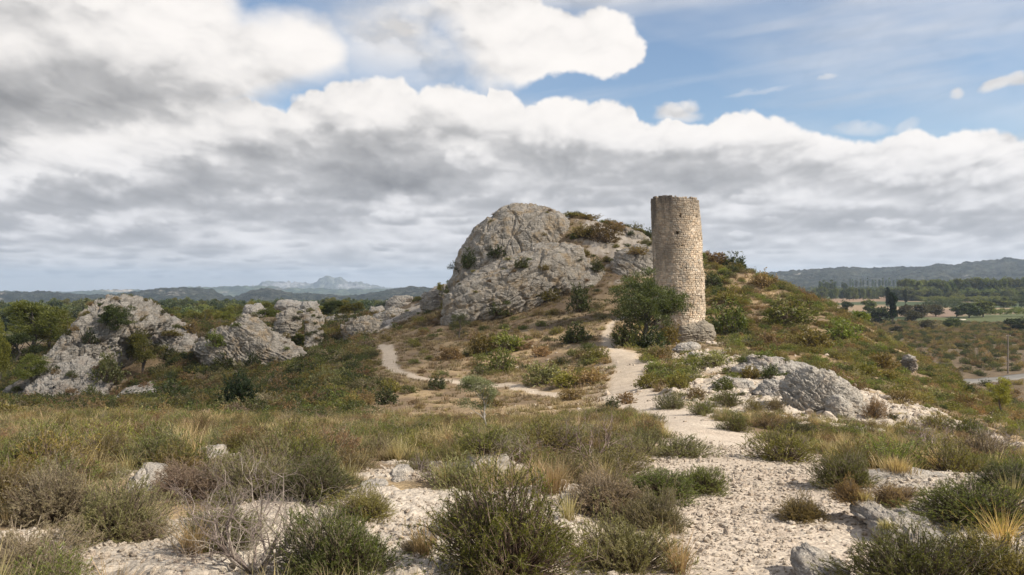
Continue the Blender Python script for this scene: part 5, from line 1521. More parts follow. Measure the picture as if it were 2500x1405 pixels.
def shrub(name, px, py, w, h, k, label, group=None, Y=None, cat='shrub'):
    p = on_ground(px, py, Y); D = p[1]; width = w / F0 * D; height = h / F0 * D
    lod = 0 if D < 8.5 else (1 if D < 26 else 2)
    v = int(abs(px * 7 + py)) % (2 if lod else 3)
    f, s = shrub_meshes(k, v, lod)
    rz = (px * 13 + py * 7) % 628 / 100.
    e = empty(name, p - [0, 0, .03 * height], rz, (width / .84, width / .84, height / .56))
    props(e, label, cat, group)
    link('foliage', f, e); link('stems', s, e)
    KEEP_CLEAR.append((p[0], p[1], width * .36))
    return e


FG = 'shrubs standing beside the gravel path in the foreground'
RS_ = 'shrubs dotted over the rocky slope right of the path'
MS = 'shrubs on the brown slope below the crag'
CG = 'shrubs on the crag and its crest'
RG = 'shrubs along the right-hand ridge'
LV = 'shrubs among the rocks of the left valley'
SHRUBS = [
    # foreground
    ('rosemary_bush', 1245, 1490, 360, 255, 'bright', 'largest rosemary bush, bright green, cut by the lower edge at mid-frame', FG, 4.35),
    ('rosemary_bush', 1160, 1300, 170, 110, 'green', 'dark green rosemary touching the back left of the largest bright one', FG, None),
    ('broom_bush', 1520, 1385, 250, 165, 'grey', 'big grey-green broom bush between the largest rosemary and the path', FG, 5.0),
    ('broom_bush', 1600, 1290, 160, 110, 'grey', 'grey-green broom overhanging the left edge of the gravel path', FG, None),
    ('broom_bush', 1480, 1270, 180, 110, 'twiggy', 'brownish broom directly below the golden grass tuft', FG, 6.6),
    ('rosemary_bush', 1610, 1215, 190, 78, 'green', 'broad green bush in the middle of the left path edge', FG, None),
    ('rosemary_bush', 1715, 1203, 120, 72, 'green', 'green bush that leans furthest over the path from the left', FG, None),
    ('broom_bush', 1660, 1115, 150, 60, 'grey', 'grey-green bush at the narrow bend of the path, left side', FG, None),
    ('heath_bush', 1580, 1065, 110, 34, 'russet', 'russet bush above the green ones left of the path bend', FG, None),
    ('rosemary_bush', 1500, 1160, 160, 70, 'olive', 'olive-green bush behind the golden grass tuft', FG, None),
    ('rosemary_bush', 545, 1400, 180, 135, 'bright', 'bright green bush growing behind the bare dead twigs at lower left', FG, 5.1),
    ('rosemary_bush', 820, 1480, 280, 180, 'green', 'olive green bush at the lower edge right of the dead twigs', FG, 4.4),
    ('rosemary_bush', 890, 1262, 135, 78, 'olive', 'small olive bush standing alone on white gravel', FG, None),
    ('broom_bush', 280, 1310, 230, 145, 'grey', 'tall grey-green broom beside bare gravel at lower left', FG, None),
    ('broom_bush', 130, 1270, 190, 140, 'twiggy', 'brown twiggy broom between the two left-hand grey-green ones', FG, None),
    ('broom_bush', 50, 1480, 260, 170, 'twiggy', 'greyish twiggy bush in the bottom left corner', FG, 4.4),
    ('broom_bush', 20, 1290, 150, 130, 'olive', 'olive broom cut by the left edge above the corner bush', FG, 6.3),
    ('rosemary_bush', 770, 1215, 170, 110, 'dark', 'dark olive bush behind the long thin white slab', FG, None),
    ('broom_bush', 620, 1225, 250, 105, 'grey', 'widest grey-green bush, behind the dead twig bush', FG, 7.0),
    ('broom_bush', 470, 1240, 160, 100, 'twiggy', 'grey-brown twiggy bush right of the pitted white rock', FG, 6.9),
    ('broom_bush', 350, 1320, 100, 60, 'twiggy', 'low purple-grey cushion shrub on gravel at lower left', FG, None),
    ('rosemary_bush', 1180, 1105, 130, 80, 'green', 'green bush at the foot of the silvery olive sapling', FG, None),
    ('broom_bush', 1320, 1120, 170, 100, 'olive', 'dark-stemmed olive bush right of the central white slab', FG, None),
    ('rosemary_bush', 1000, 1085, 150, 70, 'green', 'fresh green bush left of the silvery sapling', FG, None),
    ('broom_bush', 1010, 1345, 60, 40, 'twiggy', 'tiny grey-purple cushion on white gravel, centre left', FG, None),
    ('rosemary_bush', 2065, 1190, 150, 100, 'green', 'fresh green rosemary alone at the right edge of the path', FG, None),
    ('heath_bush', 2075, 1222, 80, 55, 'russet', 'small russet shrub at the foot of the right-hand green rosemary', FG, None),
    ('heath_bush', 2190, 1230, 110, 55, 'brown', 'low brown shrub on the gravel, right of the russet one', FG, None),
    ('heath_bush', 1960, 1268, 110, 60, 'russet', 'small shrub with a golden tussock, right side of the path', FG, None),
    ('broom_bush', 1915, 1125, 150, 85, 'olive', 'olive bush where the gravel widens, right of the path', FG, None),
    ('rosemary_bush', 2380, 1310, 280, 105, 'green', 'large green bush cut by the right edge', FG, 6.0),
    ('rosemary_bush', 2460, 1250, 160, 80, 'dark', 'dark green bush behind the one cut by the right edge', FG, 7.0),
    ('rosemary_bush', 2240, 1480, 340, 170, 'green', 'wide green bush at the bottom edge, right', FG, 4.4),
    ('broom_bush', 2450, 1480, 250, 160, 'olive', 'olive bush in the bottom right corner', FG, 4.4),
    ('rosemary_bush', 2260, 1125, 150, 60, 'grey', 'grey-green bush above the smooth white rock shelf', FG, None),
    ('broom_bush', 2400, 1130, 150, 70, 'twiggy', 'brown-grey bush above the white shelf near the right edge', FG, None),
    # right rocky slope
    ('heath_bush', 1530, 987, 40, 26, 'brown', 'lone small brown bush in the fork of the path', RS_, None),
    ('heath_bush', 1495, 1000, 36, 26, 'dark', 'small dark bush left of the path fork', RS_, None),
    ('garrigue_shrub', 1580, 948, 52, 40, 'olive', 'round olive bush on the right bank above the path fork', RS_, None),
    ('garrigue_shrub', 1612, 880, 60, 34, 'brown', 'brown bush below the almond tree, right of the path', RS_, None),
    ('garrigue_shrub', 1655, 950, 54, 42, 'olive', 'olive bush second along the right bank above the fork', RS_, None),
    ('garrigue_shrub', 1635, 998, 80, 36, 'grey', 'wide grey-green bush low on the right bank by the fork', RS_, None),
    ('garrigue_shrub', 1715, 1012, 66, 40, 'green', 'green bush at the lower end of the bank by the fork', RS_, None),
    ('garrigue_shrub', 1700, 975, 40, 26, 'brown', 'small brown bush amid white stones above the bank', RS_, None),
    ('garrigue_shrub', 1780, 990, 56, 40, 'green', 'green bush directly below the white ledge by the fork', RS_, None),
    ('garrigue_shrub', 1842, 1008, 46, 34, 'olive', 'olive bush midway between path and humped boulder', RS_, None),
    ('garrigue_shrub', 1893, 1000, 44, 30, 'brown', 'brown bush touching the left foot of the humped boulder', RS_, None),
    ('garrigue_shrub', 1795, 1052, 80, 44, 'green', 'bushy green shrub right of the path just below the rubble', RS_, None),
    ('garrigue_shrub', 1875, 1048, 80, 40, 'brown', 'brown-green shrub next to the bushy green one by the path', RS_, None),
    ('garrigue_shrub', 1830, 925, 44, 32, 'olive', 'olive shrub below the long bedded ledge', RS_, None),
    ('garrigue_shrub', 1880, 925, 40, 30, 'dark', 'dark shrub below the long bedded ledge', RS_, None),
    ('garrigue_shrub', 1745, 895, 70, 34, 'grey', 'grey shrub behind the two white boulders', RS_, None),
    ('garrigue_shrub', 1770, 955, 56, 30, 'green', 'green shrub on top of the ledge opposite the fork', RS_, None),
    ('garrigue_shrub', 1950, 1070, 110, 44, 'dark', 'dark green shrub in front of the humped boulder', RS_, None),
    ('garrigue_shrub', 2070, 1075, 120, 44, 'green', 'green shrub in front of the upright grey block', RS_, None),
    ('garrigue_shrub', 2135, 1020, 50, 50, 'brown', 'brown shrub touching the right side of the humped boulder', RS_, None),
    ('garrigue_shrub', 2110, 920, 66, 36, 'olive', 'olive shrub alone on the scree uphill of the boulder', RS_, None),
    ('garrigue_shrub', 2200, 985, 60, 30, 'brown', 'brown shrub low on the scree right of the boulder', RS_, None),
    ('garrigue_shrub', 2280, 1050, 80, 40, 'olive', 'olive shrub at the lower end of the scree', RS_, None),
    ('garrigue_shrub', 2360, 1075, 110, 60, 'green', 'leafy green shrub below the scree near the right edge', RS_, None),
    # brown slope
    ('garrigue_shrub', 1070, 950, 42, 30, 'dark', 'rounded shrub touching the thin path across the brown slope', MS, None),
    ('garrigue_shrub', 955, 958, 46, 30, 'olive', 'upper of the two shrubs below the path hairpin', MS, None),
    ('garrigue_shrub', 943, 988, 52, 36, 'dark', 'lower, darker of the two shrubs below the path hairpin', MS, None),
    ('garrigue_shrub', 1225, 908, 70, 50, 'green', 'green shrub above the thin path, centre of the slope', MS, None),
    ('garrigue_shrub', 1245, 858, 90, 50, 'bright', 'bright green double shrub in the middle of the brown slope', MS, None),
    ('garrigue_shrub', 1180, 862, 60, 50, 'olive', 'faded olive shrub left of the bright green double one', MS, None),
    ('garrigue_shrub', 1402, 838, 76, 42, 'dark', 'dense dark green shrub near the top of the small path', MS, None),
    ('garrigue_shrub', 1415, 762, 48, 56, 'dark', 'darkest upright shrub at the foot of the lower slabs', MS, None),
    ('garrigue_shrub', 1330, 938, 84, 52, 'grey', 'grey-green shrub in the crook between the two paths', MS, None),
    ('garrigue_shrub', 1385, 945, 70, 40, 'olive', 'olive shrub right of the grey-green one between the paths', MS, None),
    ('garrigue_shrub', 1440, 940, 76, 38, 'brown', 'brown shrub nearest the broad path between the forks', MS, None),
    ('garrigue_shrub', 1395, 975, 60, 28, 'brown', 'low brown shrub below the fork of the thin path', MS, None),
    ('garrigue_shrub', 1455, 882, 56, 34, 'olive', 'olive shrub just left of the bend under the almond tree', MS, None),
    ('garrigue_shrub', 1320, 870, 40, 26, 'brown', 'small brown shrub alone on dry grass in mid slope', MS, None),
    ('garrigue_shrub', 1095, 880, 60, 30, 'brown', 'brown shrub inside the curve of the thin path', MS, None),
    ('garrigue_shrub', 800, 945, 60, 30, 'olive', 'olive shrub where the brown slope meets the left valley', MS, None),
    # crag
    ('garrigue_shrub', 1475, 592, 70, 44, 'brown', 'largest brown-green shrub on the hilltop right of the crag', CG, None),
    ('garrigue_shrub', 1440, 578, 44, 26, 'olive', 'olive shrub touching the largest hilltop shrub', CG, None),
    ('garrigue_shrub', 1415, 580, 40, 26, 'brown', 'brown shrub beside the edge of the domed crag', CG, None),
    ('garrigue_shrub', 1400, 584, 18, 14, 'green', 'tiny green shrub at the notch of the crag', CG, None),
    ('garrigue_shrub', 1400, 524, 60, 12, 'olive', 'low row of olive scrub on the skyline right of the dome', CG, 120),
    ('garrigue_shrub', 1435, 541, 60, 12, 'brown', 'low brown scrub on the skyline further right of the dome', CG, 119),
    ('garrigue_shrub', 1505, 562, 40, 18, 'brown', 'brown shrub on the pale brow near the skyline', CG, None),
    ('garrigue_shrub', 1457, 664, 30, 30, 'dark', 'dark shrub at the right end of the lower slabs', CG, None),
    ('garrigue_shrub', 1482, 640, 20, 16, 'olive', 'small olive shrub on dry grass above the knoll', CG, None),
    ('garrigue_shrub', 1540, 575, 16, 10, 'dark', 'small dark shrub on the white rock brow', CG, None),
    ('garrigue_shrub', 1584, 560, 26, 20, 'dark', 'dark shrub on the skyline touching the tower', CG, 117),
    ('garrigue_shrub', 1555, 622, 44, 18, 'brown', 'brown shrub on the knoll behind the almond tree', CG, None),
    ('garrigue_shrub', 1430, 625, 26, 14, 'olive', 'olive shrub on the dry grass ramp', CG, None),
    ('garrigue_shrub', 1275, 655, 34, 22, 'dark', 'dark shrub rooted in a crack of the lower slabs', CG, None),
    ('garrigue_shrub', 1215, 630, 40, 26, 'dark', 'dark shrub at the foot of the dome', CG, None),
    ('garrigue_shrub', 1145, 655, 40, 40, 'dark', 'dark shrub in the recess at the left foot of the dome', CG, None),
    ('garrigue_shrub', 1330, 660, 24, 14, 'brown', 'brown shrub midway across the lower slabs', CG, None),
    ('garrigue_shrub', 1340, 735, 50, 30, 'olive', 'olive shrub against the base of the lower slabs', CG, None),
    ('garrigue_shrub', 1220, 770, 50, 30, 'dark', 'dark shrub under the left base of the lower slabs', CG, None),
    # right ridge
    ('garrigue_shrub', 1798, 672, 56, 34, 'dark', 'very dark bush breaking the skyline right of the tower', RG, 109),
    ('garrigue_shrub', 1745, 650, 60, 26, 'brown', 'brown bush on the skyline touching the tower', RG, 110),
    ('garrigue_shrub', 1740, 705, 50, 34, 'dark', 'dark bush tight against the right side of the tower', RG, None),
    ('garrigue_shrub', 1785, 815, 84, 64, 'green', 'big dark green bush beside the foot of the tower', RG, None),
    ('garrigue_shrub', 1775, 740, 70, 30, 'olive', 'olive bush uphill of the big dark green one by the tower', RG, None),
    ('garrigue_shrub', 1860, 700, 60, 34, 'brown', 'brown bush below the skyline bush right of the tower', RG, None),
    ('garrigue_shrub', 1920, 790, 110, 50, 'green', 'broad green bush in the middle of the right flank', RG, None),
    ('garrigue_shrub', 1985, 850, 90, 46, 'olive', 'olive bush above the scree on the right flank', RG, None),
    ('garrigue_shrub', 2060, 830, 80, 40, 'green', 'green bush near the rock patch on the right flank', RG, None),
    ('garrigue_shrub', 1880, 850, 56, 40, 'brown', 'brown-topped bush at the upper edge of the scree', RG, None),
    ('garrigue_shrub', 2150, 900, 70, 40, 'russet', 'rust-brown bush left of the rock stump on the ridge', RG, None),
    ('garrigue_shrub', 1530, 842, 70, 60, 'dark', 'dark undergrowth at the left foot of the almond tree', RG, 68),
    ('garrigue_shrub', 1590, 850, 80, 50, 'dark', 'dark undergrowth directly below the almond tree', RG, 67),
    ('garrigue_shrub', 1630, 848, 50, 50, 'olive', 'olive undergrowth between almond tree and pedestal', RG, 71),
    # left valley
    ('garrigue_shrub', 265, 930, 76, 64, 'grey', 'grey-green bush in front of the big pale outcrop', LV, None),
    ('garrigue_shrub', 222, 838, 34, 30, 'dark', 'small dark bush in a hollow of the big pale outcrop', LV, None),
    ('garrigue_shrub', 220, 978, 34, 30, 'green', 'fresh green small bush at the foot of the big outcrop', LV, None),
    ('garrigue_shrub', 310, 980, 56, 22, 'dark', 'flat dark bush right of the fresh green one', LV, None),
    ('garrigue_shrub', 415, 985, 120, 44, 'dark', 'wide dark thicket right of the big outcrop foot', LV, None),
    ('garrigue_shrub', 530, 845, 40, 38, 'bright', 'yellow-green bush on the low pale rock', LV, None),
    ('garrigue_shrub', 470, 815, 32, 28, 'brown', 'dark brown bush on the saddle left of the low rock', LV, None),
    ('garrigue_shrub', 420, 820, 46, 14, 'olive', 'flat olive bush on the ledges right of the outcrop pines', LV, None),
    ('garrigue_shrub', 730, 835, 44, 26, 'bright', 'bright yellow-green bush behind the whale-backed rock', LV, None),
    ('garrigue_shrub', 545, 905, 76, 36, 'dark', 'dark bush below the low pale rock', LV, None),
    ('garrigue_shrub', 620, 905, 40, 36, 'dark', 'dark bush against the whale-backed rock', LV, None),
    ('garrigue_shrub', 750, 920, 90, 36, 'dark', 'broad dark bush right of the whale-backed rock', LV, None),
    ('garrigue_shrub', 850, 895, 50, 24, 'dark', 'dark bush nearest the path hairpin', LV, None),
    ('garrigue_shrub', 700, 950, 60, 40, 'brown', 'brown bush between the juniper and the path', LV, None),
]
for s in SHRUBS:
    shrub(s[0], s[1], s[2], s[3], s[4] * (.86 if s[7] is FG else 1), s[5], s[6], s[7], s[8])

# dead and bare bushes
def two_part(name, label, cat, p, parts, rz=0, sc=1, group=None):
    e = empty(name, p, rz, sc); props(e, label, cat, group)
    for nm, g in parts:
        link(nm, g if isinstance(g, bpy.types.Mesh) else g.mesh(nm), e)
    return e


p = on_ground(620, 1440, 4.6); KEEP_CLEAR.append((p[0], p[1], .42))
two_part('dead_bush', 'bare grey dead bush with tangled twigs at the lower edge', 'bush', p, [('branches', twig_bush(3, 12, 6, .62, 1.0, .010, (.25, .205, .17), (2, 3))), ('twigs', twig_bush(5, 15, 6, .5, 1.2, .006, (.28, .23, .19), (2, 3)))])
p = on_ground(655, 1300, 5.7)
two_part('dead_branch', 'tall pale dead branch sticking up behind the bare grey bush', 'branch', p, [('branches', twig_bush(9, 2, 5, .58, .35, .010, (.33, .28, .23), (1, 3)))])
for i, (px, py, h, c, lb) in enumerate([(450, 1425, .30, (.26, .21, .17), 'small bare twig cushion left of the big dead bush'), (350, 1300, .26, (.25, .20, .19), 'purple-grey bare twigs on gravel at left'),
                                        (1440, 1125, .42, (.16, .12, .10), 'dark bare stems behind the golden tuft'), (1240, 1150, .34, (.2, .15, .13), 'dark bare stems right of the central slab'),
                                        (1060, 1180, .30, (.24, .19, .165), 'brown bare twig cushion right of the small white slab'), (2280, 1110, .3, (.22, .17, .15), 'grey bare twigs behind the white shelf'),
                                        (2440, 1120, .36, (.2, .155, .14), 'dark bare twigs near the right edge above the shelf')]):
    p = on_ground(px, py, 4.9 if py > 1405 else None); s_ = max(.7, p[1] / 7)
    two_part('bare_bush', lb, 'bush', p, [('twigs', twig_bush(60 + i, 12, 5, h * s_, 1.0, .006 * s_, c, (2, 3)))])

# golden tufts
tufts = [(1345, 1205, 110, 85, 'tall golden grass tuft behind the largest rosemary'), (1955, 1265, 70, 42, 'golden tussock right of the path beside a russet shrub'), (1660, 1420, 60, 110, 'golden grass tuft at the lower edge beside the path'),
         (2190, 1150, 110, 36, 'pale golden grass above the white rock shelf'), (2290, 1142, 130, 44, 'longer golden grass above the right end of the white shelf'), (475, 1410, 50, 120, 'thin tall dry stalks left of the dead bush'),
         (1100, 1100, 50, 50, 'orange dry grass left of the olive sapling'), (1530, 1075, 40, 26, 'small orange tuft near the russet bush'), (2450, 1340, 60, 105, 'tall orange dry stalks before the bush cut by the right edge'),
         (1270, 1420, 70, 60, 'dry stalks with seed heads at the lower edge'), (1040, 1415, 60, 70, 'two or three seed-headed stalks on gravel left of the largest rosemary'), (2110, 1222, 60, 24, 'low straw tuft by the grey slab right of the path'),
         (480, 1130, 40, 50, 'dry stalks behind the flat white slab at left'), (2165, 1290, 60, 24, 'straw tuft on the rough grey slab')]
for i, (px, py, w, h, lb) in enumerate(tufts):
    p = on_ground(px, py, 4.85 if py > 1405 else None); D = p[1]; H = h / F0 * D; R_ = w / F0 * D
    me = grass_tuft(300 + i, 420 if w > 90 else 170, H * 1.05, R_ * .42, max(.0035, .0006 * D), (.50, .38, .20) if 'orange' not in lb else (.50, .33, .15), droop=.7, heads=.25 if 'seed' in lb else 0).mesh('grass_tuft')
    o = link('grass_tuft', me, None, tuple(p)); props(o, lb, 'grass', 'dry grass tufts in the foreground'); KEEP_CLEAR.append((p[0], p[1], R_ * .4))
for a_, b_, c_ in OPEN_PATCHES:
    p = on_ground(a_, b_); KEEP_CLEAR.append((p[0], p[1], c_ + .12))
foreground_scrub(); gravel(); slope_scrub()
# ---------------------------------------------------------------- trees
def tree(name, label, p, H, Wd, geo, group=None, rz=0, cat='tree', base=(1., 1.)):
    """geo = (trunk mesh, crown mesh) built at height base[0] and crown width base[1]"""
    e = empty(name, p, rz, (Wd / base[1], Wd / base[1], H / base[0])); props(e, label, cat, group)
    link('trunk', geo[0], e); link('crown', geo[1], e)
    return e


def T_(seed, **k):
    a, b = tree_geo(seed, **k); return a.mesh('trunk'), b.mesh('crown')


PINE = ((.100, .108, .022), (.225, .215, .040)); PINE_D = ((.040, .054, .016), (.100, .120, .030)); PINE_Y = ((.17, .17, .03), (.31, .28, .055))
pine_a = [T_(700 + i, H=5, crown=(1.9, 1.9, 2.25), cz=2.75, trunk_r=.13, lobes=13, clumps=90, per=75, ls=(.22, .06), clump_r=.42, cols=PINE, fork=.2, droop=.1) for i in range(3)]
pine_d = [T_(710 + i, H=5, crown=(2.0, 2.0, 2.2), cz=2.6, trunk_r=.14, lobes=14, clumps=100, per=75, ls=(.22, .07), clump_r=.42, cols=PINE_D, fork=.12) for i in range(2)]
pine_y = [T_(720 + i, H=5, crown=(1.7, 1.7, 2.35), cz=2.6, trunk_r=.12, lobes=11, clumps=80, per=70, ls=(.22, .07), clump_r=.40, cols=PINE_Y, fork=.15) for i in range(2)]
B5 = (4.9, 3.3)


def at(px, py, Y):
    x = (px - 1250) / F0 * Y; h = drop(x, Y)[0]
    return np.array([x, Y, h])


def pt(name, px, py, w, h, Y, geo, label, group=None, exact=False, base=B5, cat='tree', sight=False):
    if sight:
        p = on_ground(px, py); return tree(name, label, p - [0, 0, .15], h / F0 * p[1] + .15, w / F0 * p[1], geo, group, rz=(px * 37 % 628) / 100., base=base, cat=cat)
    p = at(px, py, Y)
    z = CAM_Z - (py - HY) / F0 * Y
    H = h / F0 * Y
    if p[2] is None or abs(p[2] - z) > .25 * H or exact:
        top = z + H; p[2] = min(p[2] if p[2] is not None else z, z) if not exact else p[2]; H = max(top - p[2], H * .8)
    return tree(name, label, p, H, w / F0 * Y, geo, group, rz=(px * 37 % 628) / 100., base=base, cat=cat)


GP = 'Aleppo pines standing among the left-hand rocks'
pt('pine_tree', 78, 885, 140, 140, 118, pine_a[0], 'broadest yellow-green pine left of the big pale outcrop', GP)
pt('pine_tree', 122, 880, 90, 90, 124, pine_a[1], 'darker half-hidden pine crown right behind the broadest pine', GP)
pt('pine_tree', 40, 895, 90, 90, 112, pine_d[1], 'dark low pine crown under the broadest pine', GP)
pt('pine_tree', 165, 850, 56, 86, 135, pine_y[0], 'slim olive-coloured tree touching the left edge of the big outcrop', GP)
pt('pine_tree', 287, 812, 84, 74, 88.5, pine_d[0], 'dark rounded pine on top of the big pale outcrop', GP, base=(4.9, 4.0), sight=True)
pt('pine_tree', 350, 915, 98, 116, 79, pine_a[2], 'yellow-green pine in front of the right side of the big outcrop', GP, base=(4.9, 4.0), sight=True)
pt('pine_tree', 76, 935, 76, 80, 84, pine_a[1], 'small umbrella-shaped pine at the foot of the broadest pine', GP)
pt('pine_tree', -4, 905, 50, 130, 92, pine_y[1], 'yellow-green pine cut by the left edge', GP)
pt('pine_tree', 808, 776, 56, 52, 150, pine_d[1], 'single dark pine on the skyline above the rock ribs', GP)
pt('pine_tree', 838, 778, 44, 42, 152, pine_y[0], 'yellowish tree right against the single dark skyline pine', GP)
pt('pine_tree', 868, 776, 42, 36, 150, pine_a[0], 'green tree right of the yellowish skyline tree', GP)
pt('pine_tree', 780, 772, 30, 30, 155, pine_y[1], 'small yellowish tree left of the dark skyline pine', GP)
pt('pine_tree', 648, 800, 84, 48, 165, pine_a[2], 'wide green pine behind the whale-backed rock', GP)
pt('pine_tree', 932, 772, 26, 24, 152, pine_a[1], 'little green tree at the left of the pinkish bluff', GP)
pt('pine_tree', 1075, 704, 20, 14, 133, pine_y[1], 'little yellow-green bush tree on the skyline left of the crag', GP)
pt('pine_tree', 1094, 696, 16, 12, 133, pine_a[1], 'tiny green bush tree between the skyline bush and the crag', GP)
pt('pine_tree', 2440, 1005, 60, 96, 47, pine_y[1], 'bright yellow-green young pine near the right edge below the road', 'trees on the right flank')
# pines massed in the valley behind the rocks
rs = np.random.RandomState(5)
for i in range(26):
    px = 405 + 12.5 * i + rs.uniform(-8, 8) if i < 16 else 410 + 30 * (i - 16) + rs.uniform(-8, 8)
    if i < 16:
        Y = rs.uniform(185, 215); top = 772 + rs.uniform(-8, 8) - 10 * (px > 480)
    else:
        Y = rs.uniform(260, 330); top = 752 - 18 * math.exp(-((px - 640) / 80) ** 2) + rs.uniform(-4, 4)
    x = (px - 1250) / F0 * Y; g = g_z(x, Y); zt_ = CAM_Z - (top - HY) / F0 * Y; H = max(zt_ - g, 5)
    tree('pine_tree', ('bright green valley pine of the front row behind the rocks, number %d from the left' % (i + 1) if i < 16 else 'smaller valley pine on the rise behind the front row, number %d from the left' % (i - 15)), (x, Y, g - .2), H, H * rs.uniform(.65, .95), [pine_a[0], pine_y[0], pine_a[1], pine_y[1]][i % 4], 'pines massed behind the left rocks', rz=i, base=B5)

# junipers, olive, almond
C = Geo(); S_ = Geo()
sprig_bush(801, 420, 22, .5, 1.02, .05, .012, col=(.025, .040, .016), tip=(.05, .075, .025), low=(.03, .03, .02), up=.6, t0=.15, rough=.25, stems=S_).v
g_ = sprig_bush(801, 420, 22, .5, 1.02, .07, .018, col=(.025, .042, .016), tip=(.055, .08, .028), low=(.03, .03, .02), up=.6, t0=.15, rough=.25, stems=S_)
jun = (S_.mesh('trunk'), g_.mesh('crown'))
p = on_ground(583, 1003, 42); z0 = CAM_Z - (1003 - HY) / F0 * 42
tree('juniper_tree', 'dense dark green juniper cone behind the foreground crest at left', (p[0], 42, g_z(p[0], 42) - .1), CAM_Z - (918 - HY) / F0 * 42 - g_z(p[0], 42) + .1, 96 / F0 * 42, jun, base=(1.02, .95))
S2 = Geo(); g2 = sprig_bush(803, 210, 26, .42, 1.25, .034, .007, col=(.13, .12, .035), tip=(.24, .19, .07), low=(.12, .075, .04), up=.8, t0=.22, rough=.6, stems=S2, stem=(.20, .12, .07))
p = on_ground(490, 1085); KEEP_CLEAR.append((p[0], p[1], .2))
tree('juniper_tree', 'slender yellow-green juniper rising from the foreground scrub at left', p, 120 / F0 * p[1], 74 / F0 * p[1], (S2.mesh('trunk'), g2.mesh('crown')), base=(1.25, .86))
a, b = tree_geo(811, H=1.2, crown=(.42, .30, .44), cz=.80, trunk_r=.022, lobes=12, clumps=100, per=70, ls=(.036, .013), clump_r=.10, cols=((.12, .13, .065), (.26, .26, .15)), bark=(.30, .27, .23), lean=(-.28, 0), fork=.25, upw=.6, limb_r=.5)
p = on_ground(1195, 1062); KEEP_CLEAR.append((p[0], p[1], .3)); s_ = 140 / F0 * p[1] / 1.2
tree('olive_tree', 'silvery wild olive sapling with a crooked trunk in the middle foreground', p, s_, s_, (a.mesh('trunk'), b.mesh('crown')), rz=.0)
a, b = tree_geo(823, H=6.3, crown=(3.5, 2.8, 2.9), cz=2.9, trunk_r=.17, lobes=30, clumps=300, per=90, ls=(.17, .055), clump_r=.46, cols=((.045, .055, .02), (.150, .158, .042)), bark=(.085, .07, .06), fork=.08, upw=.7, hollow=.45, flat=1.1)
p = at(1578, 838, 69)
tree('almond_tree', 'bushy almond tree with upright boughs against the shaded side of the tower', p, 1.1, 1.05, (a.mesh('trunk'), b.mesh('crown')), rz=.4)
a, b = tree_geo(829, H=2.2, crown=(1.15, 1.05, .95), cz=1.35, trunk_r=.07, lobes=10, clumps=60, per=70, ls=(.10, .03), clump_r=.24, cols=((.065, .075, .035), (.12, .13, .06)), bark=(.12, .1, .08), fork=.3)
p = on_ground(1122, 828)
tree('olive_tree', 'small round olive tree alone on the brown slope left of the slabs', p, 60 / F0 * p[1] / 2.25, 60 / F0 * p[1] / 2.25, (a.mesh('trunk'), b.mesh('crown')))
p = on_ground(1112, 690, 112); a, b = tree_geo(835, H=2.2, crown=(1.1, .8, .9), cz=1.1, trunk_r=.05, lobes=8, clumps=24, per=40, ls=(.16, .04), clump_r=.25, cols=((.03, .04, .02), (.06, .075, .03)), bark=(.1, .085, .07), lean=(-.8, 0), fork=.1)
tree('fig_shrub', 'dark leaning shrub sticking out of the left edge of the crag', np.array([(1122 - 1250) / F0 * 112, 112, CAM_Z - (672 - HY) / F0 * 112]), .95, 1., (a.mesh('trunk'), b.mesh('crown')), cat='shrub')
fig = T_(841, H=5, crown=(2., 2., 1.7), cz=3.2, trunk_r=.13, lobes=12, clumps=80, per=60, ls=(.3, .16), clump_r=.42, cols=((.14, .17, .025), (.26, .29, .05)), fork=.2)
pt('fig_tree', 2092, 812, 56, 50, 112, fig, 'vivid yellow-green fig tree peeping over the right ridge', 'trees on the right flank', exact=True)

# ---- the plain on the right
TW = dict(H=5, cz=2.4, trunk_r=.14)
broad_d = [T_(850 + i, crown=(2.1, 2.1, 2.4), lobes=12, clumps=80, per=42, ls=(.42, .2), clump_r=.5, cols=((.035, .05, .018), (.09, .11, .038)), fork=.12, **TW) for i in range(2)]
broad_g = [T_(855 + i, crown=(2.1, 2.1, 2.4), lobes=12, clumps=80, per=42, ls=(.42, .2), clump_r=.5, cols=((.08, .095, .03), (.19, .205, .065)), fork=.15, **TW) for i in range(3)]
broad_b = [T_(860 + i, crown=(2.1, 2.1, 2.3), lobes=12, clumps=70, per=40, ls=(.42, .2), clump_r=.5, cols=((.055, .05, .028), (.10, .085, .045)), fork=.2, **TW) for i in range(2)]
umbr = [T_(865 + i, H=5, crown=(2.0, 2.0, .95), cz=4.1, trunk_r=.11, lobes=12, clumps=80, per=42, ls=(.36, .18), clump_r=.4, cols=((.075, .09, .025), (.20, .21, .06)), fork=.75, limb_r=.4) for i in range(2)]
cypr = T_(870, H=5, crown=(.55, .55, 2.95), cz=2.35, trunk_r=.09, lobes=22, clumps=120, per=45, ls=(.34, .12), clump_r=.24, cols=((.014, .024, .010), (.035, .052, .018)), fork=.03, upw=1.5, hollow=.2)
popl = [T_(875 + i, H=5, crown=(.8, .8, 2.3), cz=2.8, trunk_r=.10, lobes=18, clumps=90, per=45, ls=(.34, .14), clump_r=.32, cols=((.055, .075, .03), (.12, .15, .06)), fork=.1, upw=1., hollow=.2) for i in range(2)]
BB = (5., 4.5); BC = (5.1, 1.75); BP = (5.1, 1.9)


def plain_tree(name, px, top, w, h, Y, geo, label, group, base=BB):
    x = (px - 1250) / F0 * Y; g = float(g_z(x, Y)); H = max(CAM_Z - (top - HY) / F0 * Y - g, h / F0 * Y * .7)
    return tree(name, label, (x, Y, g - .2), H, w / F0 * Y, geo, group, rz=px % 6.28, base=base)


